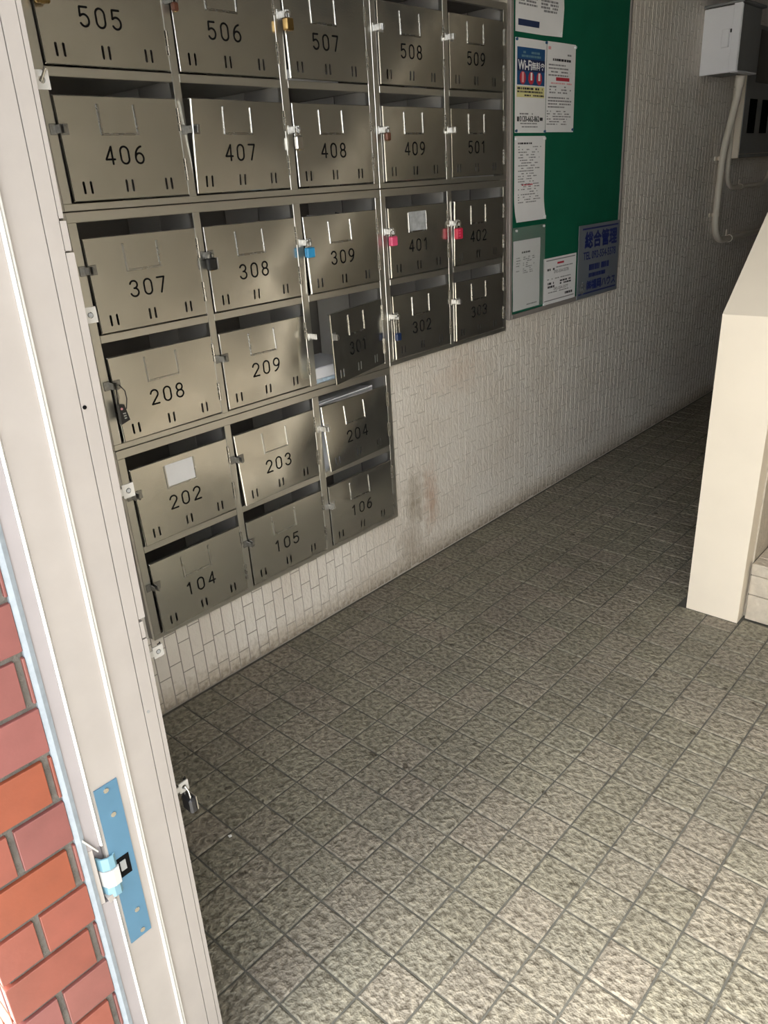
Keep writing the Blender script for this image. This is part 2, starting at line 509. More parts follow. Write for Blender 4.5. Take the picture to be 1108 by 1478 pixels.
def inst(name, me, parent, loc, rot=None):
    o = bpy.data.objects.new(name, me)
    COL.objects.link(o)
    o.parent = parent
    w = wloc(parent)
    o.location = (loc[0] - w[0], loc[1] - w[1], loc[2] - w[2])
    if rot:
        o.rotation_euler = rot
    return o

def to_px(p):
    c = RM.transposed() @ (Vector(p) - CAM)
    if c.z <= 0.02:
        return None
    return (_c[0] + F_PX * c.x / c.z, _c[1] + F_PX * c.y / c.z, c.z)

def wall_pt(u, v, x):
    d = RM @ Vector((u - _c[0], v - _c[1], F_PX))
    return CAM + d * ((x - CAM.x) / d.x)

# ------------------------------------------------------------------ setting
XJ = 0.9675            # plane of the jamb face and of the brick reveal
SH = 0.0175            # the old frame leans a little: y shift per metre of height
def lean(z): return SH * (z - 0.65)
CEIL = 2.56
Y_END = 7.6
X_R = 2.45             # wall on the far side of the stairs
PX0, PX1, PY0 = 0.9525, 1.1195, 2.3045   # stair parapet

# --- mailbox bank geometry (wall plane x = 0)
XF = 0.030             # front plane of the cabinets
ZB = [0.2595, 0.8150, 1.3710]
MODH = 0.5555
CELLS1 = [(0.884, 1.1925), (1.2135, 1.5275), (1.5535, 1.8675)]
CELLS2 = [(1.9155, 2.2280), (2.2535, 2.5680)]
MOD = [  # y0, y1, z base, cells, numbers (lower row, upper row)
    (0.862, 1.8895, ZB[0], CELLS1, (('104', '105', '106'), ('202', '203', '204'))),
    (0.862, 1.8895, ZB[1], CELLS1, (('208', '209', '301'), ('307', '308', '309'))),
    (0.862, 1.8895, ZB[2], CELLS1, (('406', '407', '408'), ('505', '506', '507'))),
    (1.8925, 2.590, ZB[1], CELLS2, (('302', '303'), ('401', '402'))),
    (1.8925, 2.590, ZB[2], CELLS2, (('409', '501'), ('508', '509'))),
]
def in_module(y, z, m=0.0):
    for (a, b, zb, _, _) in MOD:
        if a - m < y < b + m and zb - m < z < zb + MODH + m:
            return True
    return False

# floor: bed + tiles
b = MB(); b.box(-0.35, X_R + 0.2, 0.115, Y_END + 0.15, -0.12, -0.0035)
floor = structure(b.build('floor', M['grout']), 'rough beige square tiled floor of the entrance passage')
g = 0.0042
cand = []
nx = int((X_R - ORG_X) / PITCH_X) + 1
ny = int((Y_END - ORG_Y) / PITCH_Y) + 1
for i in range(nx):
    for j in range(ny):
        x0, x1 = ORG_X + i * PITCH_X + g / 2, ORG_X + (i + 1) * PITCH_X - g / 2
        y0, y1 = ORG_Y + j * PITCH_Y + g / 2, ORG_Y + (j + 1) * PITCH_Y - g / 2
        x0 = max(x0, 0.001); y0 = max(y0, 0.118); x1 = min(x1, X_R - 0.002); y1 = min(y1, Y_END)
        if x1 - x0 < 0.012 or y1 - y0 < 0.012:
            continue
        cx, cy = (x0 + x1) / 2, (y0 + y1) / 2
        if cx > PX0 and y1 > PY0:
            if y0 > PY0 - 0.004: continue
            y1 = PY0 + (0.035 if cx > PX1 else -0.001)
            if cx > PX0 and cx < PX1: y1 = PY0 - 0.001
            if y1 - y0 < 0.012: continue
            cy = (y0 + y1) / 2
        if x0 < XJ and y0 < 0.385:
            if x1 > XJ + 0.014 and y1 < 0.40:
                x0 = XJ + 0.001
            elif y1 > 0.397:
                y0 = 0.385
            else:
                continue
            cx, cy = (x0 + x1) / 2, (y0 + y1) / 2
        p = to_px((cx, cy, 0))
        vis = p is not None and -60 < p[0] < W + 60 and -60 < p[1] < H + 60
        cand.append((0 if vis else 1, p[2] if p else 99, x0, x1, y0, y1))
cand.sort()
def tile_bm(mb, x0, x1, y0, y1, h, bev=0.0028, base=-0.004, tx=0.0, ty=0.0):
    a = bev
    vs = [(x0, y0, base), (x1, y0, base), (x1, y1, base), (x0, y1, base),
          (x0, y0, h - a * 0.8), (x1, y0, h - a * 0.8), (x1, y1, h - a * 0.8), (x0, y1, h - a * 0.8),
          (x0 + a, y0 + a, h - tx - ty), (x1 - a, y0 + a, h + tx - ty), (x1 - a, y1 - a, h + tx + ty), (x0 + a, y1 - a, h - tx + ty)]
    fs = [(0, 1, 5, 4), (1, 2, 6, 5), (2, 3, 7, 6), (3, 0, 4, 7), (4, 5, 9, 8), (5, 6, 10, 9), (6, 7, 11, 10), (7, 4, 8, 11), (8, 9, 10, 11)]
    mb.add(vs, fs)
full_meshes = []
for k in range(6):
    q = MB()
    hw, hh = (PITCH_X - g) / 2, (PITCH_Y - g) / 2
    tile_bm(q, -hw, hw, -hh, hh, random.uniform(-0.0006, 0.0006), tx=random.uniform(-4e-4, 4e-4), ty=random.uniform(-4e-4, 4e-4))
    full_meshes.append(q.mesh('floor_tile', M['tile']))
rest = MB()
npart = 0
for (inv, dist, x0, x1, y0, y1) in cand:
    full = abs((x1 - x0) - (PITCH_X - g)) < 1e-4 and abs((y1 - y0) - (PITCH_Y - g)) < 1e-4
    if npart < 300 and not inv:
        npart += 1
        if full:
            inst('floor_tile', random.choice(full_meshes), floor, ((x0 + x1) / 2, (y0 + y1) / 2, 0))
        else:
            q = MB(); tile_bm(q, x0, x1, y0, y1, 0.0)
            q.build('floor_tile', M['tile'], floor, loc=((x0 + x1) / 2, (y0 + y1) / 2, 0))
    else:
        tile_bm(rest, x0, x1, y0, y1, random.uniform(-0.0006, 0.0006))
o = rest.build('distant_floor_tiles', M['tile'], floor); o['kind'] = 'stuff'

# left wall with openings for the recessed mailbox banks
ys = sorted({-0.0 + 0.42, 0.862, 1.891, 2.590, Y_END + 0.15})
zs = sorted({-0.1, ZB[0], ZB[1], ZB[1] + MODH, ZB[2], ZB[2] + MODH, CEIL + 0.1})
ys = [0.42, 0.862, 1.8895, 1.891, 1.8925, 2.590, Y_END + 0.15]
zs = [-0.1, ZB[0], ZB[1], ZB[2], ZB[2] + MODH, CEIL + 0.1]
wl = MB()
for i in range(len(ys) - 1):
    for j in range(len(zs) - 1):
        cy, cz = (ys[i] + ys[i + 1]) / 2, (zs[j] + zs[j + 1]) / 2
        inside = (0.862 < cy < 1.891 and ZB[0] < cz < ZB[2] + MODH) or (1.8905 < cy < 2.590 and ZB[1] < cz < ZB[2] + MODH)
        if not inside:
            wl.box(-0.33, -0.0009, ys[i], ys[i + 1], zs[j], zs[j + 1])
wl.box(-0.36, -0.33, 0.42, Y_END + 0.15, -0.1, CEIL + 0.1)
wall_left = structure(wl.build('wall_left', M['wgrout']), 'painted off-white narrow vertical tile wall')
TW, TL, JT = 0.0400, 0.1010, 0.0016
tiles = []
ty = 0.424
col_i = 0
y = 0.864 - TW * 11
while y < Y_END:
    off = random.choice((0.0, 0.34, 0.67, 0.5)) * TL + random.uniform(-0.008, 0.008)
    z = -off
    while z < CEIL - 0.01:
        y0, y1, z0, z1 = max(y + JT / 2, 0.424), min(y + TW - JT / 2, Y_END), max(z + JT / 2, 0.0005), min(z + TL - JT / 2, CEIL)
        z += TL
        if z1 - z0 < 0.008 or y1 - y0 < 0.006:
            continue
        # clip against the mailbox opening
        segs = [(y0, y1, z0, z1)]
        for (a0, a1, b0, b1) in ((0.861, 1.891, ZB[0] - 0.001, ZB[2] + MODH + 0.001), (1.889, 2.591, ZB[1] - 0.001, ZB[2] + MODH + 0.001)):
            out = []
            for (p0, p1, q0, q1) in segs:
                if p1 <= a0 or p0 >= a1 or q1 <= b0 or q0 >= b1:
                    out.append((p0, p1, q0, q1)); continue
                if q0 < b0: out.append((p0, p1, q0, b0))
                if q1 > b1: out.append((p0, p1, b1, q1))
                if p0 < a0: out.append((p0, a0, max(q0, b0), min(q1, b1)))
                if p1 > a1: out.append((a1, p1, max(q0, b0), min(q1, b1)))
            segs = out
        for (p0, p1, q0, q1) in segs:
            if p1 - p0 < 0.003 or q1 - q0 < 0.003:
                continue
            tiles.append((p0, p1, q0, q1))
    y += TW
def vis_key(t):
    cy, cz = (t[0] + t[1]) / 2, (t[2] + t[3]) / 2
    p = to_px((0, cy, cz))
    if p is None or not (-20 < p[0] < W + 20 and -20 < p[1] < H + 20):
        return 99
    if 2.64 < cy < 3.55 and 0.86 < cz < 2.2: return 50
    if wall_pt(0, 0, 0) and cy < 0.86: return 60
    return p[2]
tiles.sort(key=vis_key)
def wtile(mb, p0, p1, q0, q1, h):
    a = 0.0012
    mb.add([(-0.0030, p0, q0), (-0.0030, p1, q0), (-0.0030, p1, q1), (-0.0030, p0, q1),
            (h, p0 + a, q0 + a), (h, p1 - a, q0 + a), (h, p1 - a, q1 - a), (h, p0 + a, q1 - a)],
           [(0, 1, 5, 4), (1, 2, 6, 5), (2, 3, 7, 6), (3, 0, 4, 7), (4, 5, 6, 7)])
wm = {}
restw = MB()
for k, (p0, p1, q0, q1) in enumerate(tiles):
    if k < 300:
        key = (round(p1 - p0, 4), round(q1 - q0, 4))
        if key not in wm:
            q = MB(); wtile(q, -(p1 - p0) / 2, (p1 - p0) / 2, -(q1 - q0) / 2, (q1 - q0) / 2, 0.0)
            wm[key] = q.mesh('wall_tile', M['wtile'])
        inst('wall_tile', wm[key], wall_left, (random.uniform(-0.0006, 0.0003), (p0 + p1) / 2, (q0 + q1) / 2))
    else:
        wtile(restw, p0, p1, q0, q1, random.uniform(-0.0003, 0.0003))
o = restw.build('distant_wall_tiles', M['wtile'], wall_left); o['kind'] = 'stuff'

# other walls and ceiling
b = MB(); b.box(X_R, X_R + 0.2, 0.115, Y_END + 0.15, -0.1, CEIL + 0.1)
structure(b.build('wall_right', M['plaster']))
b = MB(); b.box(-0.33, X_R + 0.2, Y_END, Y_END + 0.15, -0.1, CEIL + 0.1)
structure(b.build('wall_back', M['plaster']))
b = MB(); b.box(-0.36, X_R + 0.2, 0.115, Y_END + 0.15, CEIL, CEIL + 0.15)
structure(b.build('ceiling', M['ceil']))
b = MB(); b.box(-6, 8, -9, 0.115, -0.15, -0.015)
structure(b.build('ground', M['concrete']), 'pale concrete paving outside the entrance')

# entrance wall: brick faced, with the doorway
b = MB()
mort = 0.006
b.prism([(-2.5, 0.118 + mort), (XJ - mort, 0.118 + mort), (XJ - mort, 0.245), (XJ - 0.09, 0.245), (XJ - 0.09, 0.366), (-2.5, 0.366)], -0.1, CEIL + 1.0, 'z')
b.v = [(x, y + lean(z), z) for x, y, z in b.v]
b.box(XJ - mort, 3.6, 0.13, 0.372, 2.45, CEIL + 1.0)
b.box(X_R - 0.05, 3.6, 0.13, 0.372, -0.1, 2.45)
wall_front = structure(b.build('wall_front', M['mortar']), 'red brick tiled entrance wall with grey mortar')
BH, BP, BL, BLP = 0.0602, 0.0686, 0.1085, 0.117
zc0 = 0.4560 + 0.0042 - BP * 7
row = 0
z = zc0
def brick(x0, x1, y0, y1, z0, z1, mt):
    q = MB(); q.box(x0, x1, y0, y1, z0, z1, bev=0.0006)
    cz = (z0 + z1) / 2
    q.v = [(vx, vy + lean(vz), vz) for vx, vy, vz in q.v]
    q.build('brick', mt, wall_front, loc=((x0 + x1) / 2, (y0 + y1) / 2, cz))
rnd = random.Random(3)
rest_b = MB()
while z < 2.44:
    z0, z1 = max(z, 0.001), z + BH
    even = (row % 2 == 0)
    jn = (0.228 if not even else 0.170)
    if z1 - z0 > 0.01:
        ms = [rnd.choice(M['brick']) for _ in range(8)]
        # reveal facing the passage; the corner brick wraps round both faces
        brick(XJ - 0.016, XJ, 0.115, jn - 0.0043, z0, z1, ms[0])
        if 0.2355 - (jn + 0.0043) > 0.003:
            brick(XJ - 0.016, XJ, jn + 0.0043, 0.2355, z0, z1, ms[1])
        x = XJ - 0.0085 - (BL if even else BL / 2) if False else XJ - 0.0245
        first = True
        k = 2
        while x > -2.4:
            L_ = (BL if even else BL / 2) if first else BL
            if x > 0.58:
                brick(x - L_, x, 0.115, 0.131, z0, z1, ms[k % 8])
            else:
                rest_b.box(x - L_, x, 0.115 + lean((z0 + z1) / 2), 0.131 + lean((z0 + z1) / 2), z0, z1)
            x -= L_ + 0.0085
            first = False
            k += 1
    z += BP
    row += 1

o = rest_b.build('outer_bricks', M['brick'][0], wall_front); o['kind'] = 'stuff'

# ------------------------------------------------------------------ aluminium door frame (left jamb)
jamb = thing('door_frame', 'pale aluminium entrance door frame with ridges beside the red bricks', 'door frame', (XJ, 0.31, 0))
def leaned(mb):
    mb.v = [(x, y + lean(z), z) for x, y, z in mb.v]
    return mb
JT_Z = 2.44
def notch_prism(poly, z0, z1):
    q = MB(); q.prism(poly, z0, z1, 'z'); return q
def multi(poly, cuts):
    q = MB()
    for a, b_ in cuts:
        q.prism(poly, a, b_, 'z')
    return leaned(q)
full = [(0.0, 0.5), (0.5, 1.0), (1.0, 1.5), (1.5, JT_Z)]
xb = XJ - 0.03
# front strip that the latch passes (cut out around the strike), main face, inner face, edge strips
strip_cut = [(0.0, 0.540), (0.633, JT_Z)]
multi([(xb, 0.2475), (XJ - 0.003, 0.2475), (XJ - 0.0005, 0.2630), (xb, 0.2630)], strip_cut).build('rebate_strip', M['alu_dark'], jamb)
multi([(xb, 0.2632), (XJ + 0.0005, 0.2632), (XJ + 0.0032, 0.2655), (XJ + 0.0005, 0.2680), (xb, 0.2680)], strip_cut).build('front_ridge', M['alu_edge'], jamb, smooth=False)
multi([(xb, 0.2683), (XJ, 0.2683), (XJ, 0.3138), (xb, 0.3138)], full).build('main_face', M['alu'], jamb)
multi([(xb, 0.3140), (XJ + 0.0008, 0.3140), (XJ + 0.0042, 0.3155), (XJ + 0.0045, 0.3165), (XJ + 0.0010, 0.3178), (xb, 0.3178)], full).build('middle_ridge', M['alu_edge'], jamb)
multi([(xb, 0.3180), (XJ + 0.0010, 0.3180), (XJ + 0.0042, 0.3195), (XJ + 0.0040, 0.3205), (XJ + 0.0004, 0.3220), (xb, 0.3220)], full).build('middle_ridge', M['alu_edge'], jamb)
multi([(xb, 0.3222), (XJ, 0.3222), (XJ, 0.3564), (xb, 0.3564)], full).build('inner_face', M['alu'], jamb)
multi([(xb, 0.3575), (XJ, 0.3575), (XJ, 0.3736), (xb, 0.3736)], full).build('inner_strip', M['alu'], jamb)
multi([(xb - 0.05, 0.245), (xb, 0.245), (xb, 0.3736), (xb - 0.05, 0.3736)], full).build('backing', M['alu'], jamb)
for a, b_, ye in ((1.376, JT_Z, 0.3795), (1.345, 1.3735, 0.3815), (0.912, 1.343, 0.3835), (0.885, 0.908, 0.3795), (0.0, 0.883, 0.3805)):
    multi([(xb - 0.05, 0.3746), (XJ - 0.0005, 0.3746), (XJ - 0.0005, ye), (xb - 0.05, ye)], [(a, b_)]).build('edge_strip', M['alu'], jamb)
c = MB(); c.prism([(xb - 0.05, 0.2360), (XJ - 0.001, 0.2360), (XJ + 0.001, 0.2418), (XJ - 0.001, 0.2473), (xb - 0.05, 0.2473)], 0, JT_Z, 'z')
leaned(c).build('caulk_line', M['caulk'], jamb)
# screw hole and screws on the jamb
def disc(cx, cy, cz, r, t, n=14):
    q = MB()
    q.tube([(cx - 0.001, cy, cz), (cx + t, cy, cz)], r, n)
    return q
for (u, v, r, mt) in ((122, 588, 0.0023, 'dark'), (214, 1027, 0.0022, 'boxgrey')):
    p = wall_pt(u, v, XJ)
    disc(p.x, p.y, p.z, r, 0.0006).build('screw_hole', M[mt], jamb)
# strike notch: the ridge is cut away, a raised burr above and a small shelf below
def lp(y, z): return y + lean(z)
q = MB()
q.prism([(0.2436, 0.6560), (0.2582, 0.6270), (0.2592, 0.6290), (0.2448, 0.6585)][::-1], XJ - 0.004, XJ + 0.0022, 'x')
q.build('notch_burr', M['alu_edge'], jamb)
q = MB()
q.prism([(0.2535, 0.5500), (0.2560, 0.5390), (0.2715, 0.5455), (0.2700, 0.5510)], XJ - 0.012, XJ + 0.0030, 'x')
q.build('notch_shelf', M['alu'], jamb)
q = MB(); q.box(XJ - 0.029, XJ - 0.012, lp(0.2475, .58), lp(0.2683, .58), 0.541, 0.632)
q.build('notch_floor', M['alu_dark'], jamb)
q = MB(); q.prism([(xb, 0.2476), (XJ - 0.003, 0.2476), (XJ - 0.002, 0.2535), (xb, 0.2535)], 0.5405, 0.6325, 'z')
leaned(q).build('notch_edge', M['alu'], jamb)

strike = thing('strike_plate', 'blue film covered electric strike plate screwed to the door frame', 'strike plate', (XJ, 0.287, 0.58))
def sp(y, z): return (y + lean(z), z)
q = MB(); q.prism([sp(0.2715, 0.4480), sp(0.3030, 0.4480), sp(0.3030, 0.7160), sp(0.2715, 0.7160)], XJ, XJ + 0.0016, 'x')
q.build('plate', M['film'], strike)
# keeper: pale blue curled lip, white roller body, dark bolt pocket
pts = [(XJ - 0.012 + 0.014 * math.sin(a), 0.2575 + 0.0195 * (1 - math.cos(a)) * 0.5 * 2 * 0.55 + 0.0) for a in [i * math.pi / 12 for i in range(7)]]
def lipq(z0, z1):
    q = MB()
    prof = [(XJ + 0.0016, 0.2785), (XJ + 0.0052, 0.2745), (XJ + 0.0050, 0.2670), (XJ + 0.0005, 0.2590), (XJ - 0.008, 0.2560),
            (XJ - 0.010, 0.2575), (XJ - 0.001, 0.2610), (XJ + 0.0030, 0.2680), (XJ + 0.0030, 0.2735), (XJ + 0.0004, 0.2770)]
    q.prism(prof[::-1], z0, z1, 'z')
    return leaned(q)
lipq(0.591, 0.611).build('keeper_lip', M['film_pale'], strike)
lipq(0.545, 0.563).build('keeper_lip', M['film_pale'], strike)
q = MB()
q.prism([(XJ + 0.0018, 0.2800), (XJ + 0.0072, 0.2775), (XJ + 0.0078, 0.2690), (XJ + 0.004, 0.2600), (XJ - 0.006, 0.2560), (XJ - 0.010, 0.2580), (XJ - 0.004, 0.280)][::-1], 0.564, 0.590, 'z')
leaned(q).build('keeper_roller', M['white'], strike)
q = MB(); q.prism([sp(0.2775, 0.5640), sp(0.2955, 0.5640), sp(0.2955, 0.5970), sp(0.2775, 0.5970)], XJ + 0.0010, XJ + 0.0022, 'x')
q.build('bolt_pocket', M['dark'], strike)  # flat black plate, the shade inside the pocket is its colour
q = MB(); q.prism([sp(0.2815, 0.5745), sp(0.2895, 0.5745), sp(0.2895, 0.5905), sp(0.2815, 0.5905)], XJ + 0.0012, XJ + 0.0030, 'x')
q.build('spring_bolt', M['boxgrey'], strike)
for (y_, z_) in ((0.2873, 0.7079), (0.2887, 0.6675), (0.2866, 0.4973), (0.2870, 0.4578)):
    yy = y_
    disc(XJ + 0.0016, yy, z_, 0.0036, 0.0012).build('screw', M['chrome'], strike)

# ------------------------------------------------------------------ stairs
st = thing('staircase', 'tiled staircase with cream painted parapet at the right side', 'staircase', (1.6, PY0, 0))
tp = 0.0102
q = MB()
SL = 0.905
top_y = PY0 + (CEIL - 0.982) / SL
poly = [(PY0, 0.0), (PY0 + 0.13, 0.0), (PY0 + 0.13, 0.66), (top_y + 0.28, CEIL - 0.002), (top_y, CEIL - 0.002), (PY0, 0.982)]
q.prism(poly, PX0, PX1, 'x')
q.v = [(x + 0.0095 * max(0.0, min(z, 1.0)), y, z) for x, y, z in q.v]
q.build('parapet', M['cream'], st)
RH = 0.2065; RD = RH / SL
for k in range(7):
    ya = 2.345 + k * RD
    z0, z1 = k * RH, (k + 1) * RH
    x0 = PX1 + 0.006 + 0.0095 * z1
    q = MB(); q.box(x0, X_R - 0.001, ya + 0.006, ya + RD + 0.02, (z0 if k == 0 else z0 - 0.02), z1 - 0.004)
    sb = q.build('step', M['grout'], st)
    nt_ = 9
    wt = (X_R - 0.004 - x0) / nt_
    for i in range(nt_):
        xa, xb_ = x0 + i * wt + 0.002, x0 + (i + 1) * wt - 0.002
        # nosing piece wrapping the edge, riser tiles, tread tile
        q = MB(); q.box(xa, xb_, ya - 0.004, ya + 0.055, z1 - 0.040, z1, bev=0.003); q.build('nosing_tile', M['stone'], sb, loc=((xa + xb_) / 2, ya, z1))
        q = MB(); q.box(xa, xb_, ya, ya + 0.008, z0 + 0.095, z1 - 0.043, bev=0.002); q.build('riser_tile', M['stone'], sb, loc=((xa + xb_) / 2, ya, z1 - 0.08))
        q = MB(); q.box(xa, xb_, ya, ya + 0.008, z0 + 0.002, z0 + 0.092, bev=0.002); q.build('riser_tile', M['stone'], sb, loc=((xa + xb_) / 2, ya, z0 + 0.05))
        q = MB(); q.box(xa, xb_, ya + 0.058, ya + RD - 0.006, z1 - 0.008, z1 - 0.001, bev=0.002); q.build('tread_tile', M['stone'], sb, loc=((xa + xb_) / 2, ya + 0.14, z1))
# textured tile lining on the stair side of the parapet
q = MB(); q.prism([(PY0 + 0.062, 0.0), (PY0 + 0.128, 0.0), (top_y, CEIL - 0.90), (top_y, CEIL - 0.1), (PY0 + 0.062, 0.80)], PX1 + 0.0004, PX1 + 0.0056, 'x')
q.v = [(x + 0.0095 * max(0.0, min(z, 1.0)), y, z) for x, y, z in q.v]
q.build('side_lining', M['stone'], st)

# ------------------------------------------------------------------ engraved digits
def arc(cx, cy, rx, ry, a0, a1, n=12):
    return [(cx + rx * math.cos(math.radians(a0 + (a1 - a0) * i / n)), cy + ry * math.sin(math.radians(a0 + (a1 - a0) * i / n))) for i in range(n + 1)]
w_ = 0.29
DIG = {
    '0': [arc(w_, 0.71, w_, 0.29, 0, 180) + arc(w_, 0.29, w_, 0.29, 180, 360) + [(2 * w_, 0.71)]],
    '1': [[(0.10, 0.80), (0.34, 1.0), (0.34, 0.0)]],
    '2': [arc(w_, 0.72, w_, 0.28, 170, -35) + [(0.0, 0.0), (0.6, 0.0)]],
    '3': [arc(w_ - .01, 0.755, w_ - .02, 0.245, 165, -90, 12), arc(w_ - .01, 0.255, w_ + .01, 0.265, 90, -165, 14)],
    '4': [[(0.45, 0.0), (0.45, 1.0), (0.0, 0.27), (0.62, 0.27)]],
    '5': [[(0.54, 1.0), (0.07, 1.0), (0.03, 0.53)] + arc(w_ - 0.02, 0.315, w_ + 0.01, 0.315, 130, -150, 14)],
    '6': [arc(w_, 0.30, w_, 0.30, 0, 360, 20), arc(0.56, 0.34, 0.56, 0.66, 180, 98, 8)],
    '7': [[(0.0, 1.0), (0.57, 1.0), (0.22, 0.0)]],
    '8': [arc(w_, 0.755, w_ - 0.04, 0.245, 0, 360, 18), arc(w_, 0.265, w_, 0.265, 0, 360, 18)],
    '9': [arc(w_, 0.70, w_, 0.30, 0, 360, 20), arc(0.02, 0.66, 0.56, 0.66, 0, -82, 8)],
}
def ribbon(mb, pts, hw, nz):
    for i in range(len(pts)):
        x, y_ = pts[i]
        vs = [(x + hw * math.cos(k * math.pi / 3), y_ + hw * math.sin(k * math.pi / 3), nz) for k in range(6)]
        mb.add(vs, [(0, 1, 2, 3, 4, 5)])
        if i + 1 < len(pts):
            x2, y2 = pts[i + 1]
            dx, dy = x2 - x, y2 - y_
            l = math.hypot(dx, dy)
            if l < 1e-9: continue
            px, py = -dy / l * hw, dx / l * hw
            mb.add([(x - px, y_ - py, nz), (x2 - px, y2 - py, nz), (x2 + px, y2 + py, nz), (x + px, y_ + py, nz)], [(0, 1, 2, 3)])

# ------------------------------------------------------------------ mailbox banks
R_D1, R_T1, R_O1, R_D2, R_T2, R_O2 = 0.0160, 0.2290, 0.2632, 0.2822, 0.4985, 0.5325
# outward set of the door's free corners (top-left, bottom-left)
SKEW = {'301': (0.070, 0.074), '407': (0.024, 0.001), '204': (0.002, 0.022), '203': (0.002, 0.016), '309': (0.001, 0.012), '208': (0.004, 0.010),
        '202': (0.001, 0.010), '104': (0.002, 0.010), '406': (0.001, 0.005), '307': (0.001, 0.006), '303': (0.005, 0.006), '402': (0.010, 0.003),
        '507': (0.001, 0.009), '508': (0.002, 0.003), '409': (0.003, 0.004), '302': (0.002, 0.006), '408': (0.001, 0.003), '401': (0.003, 0.004)}
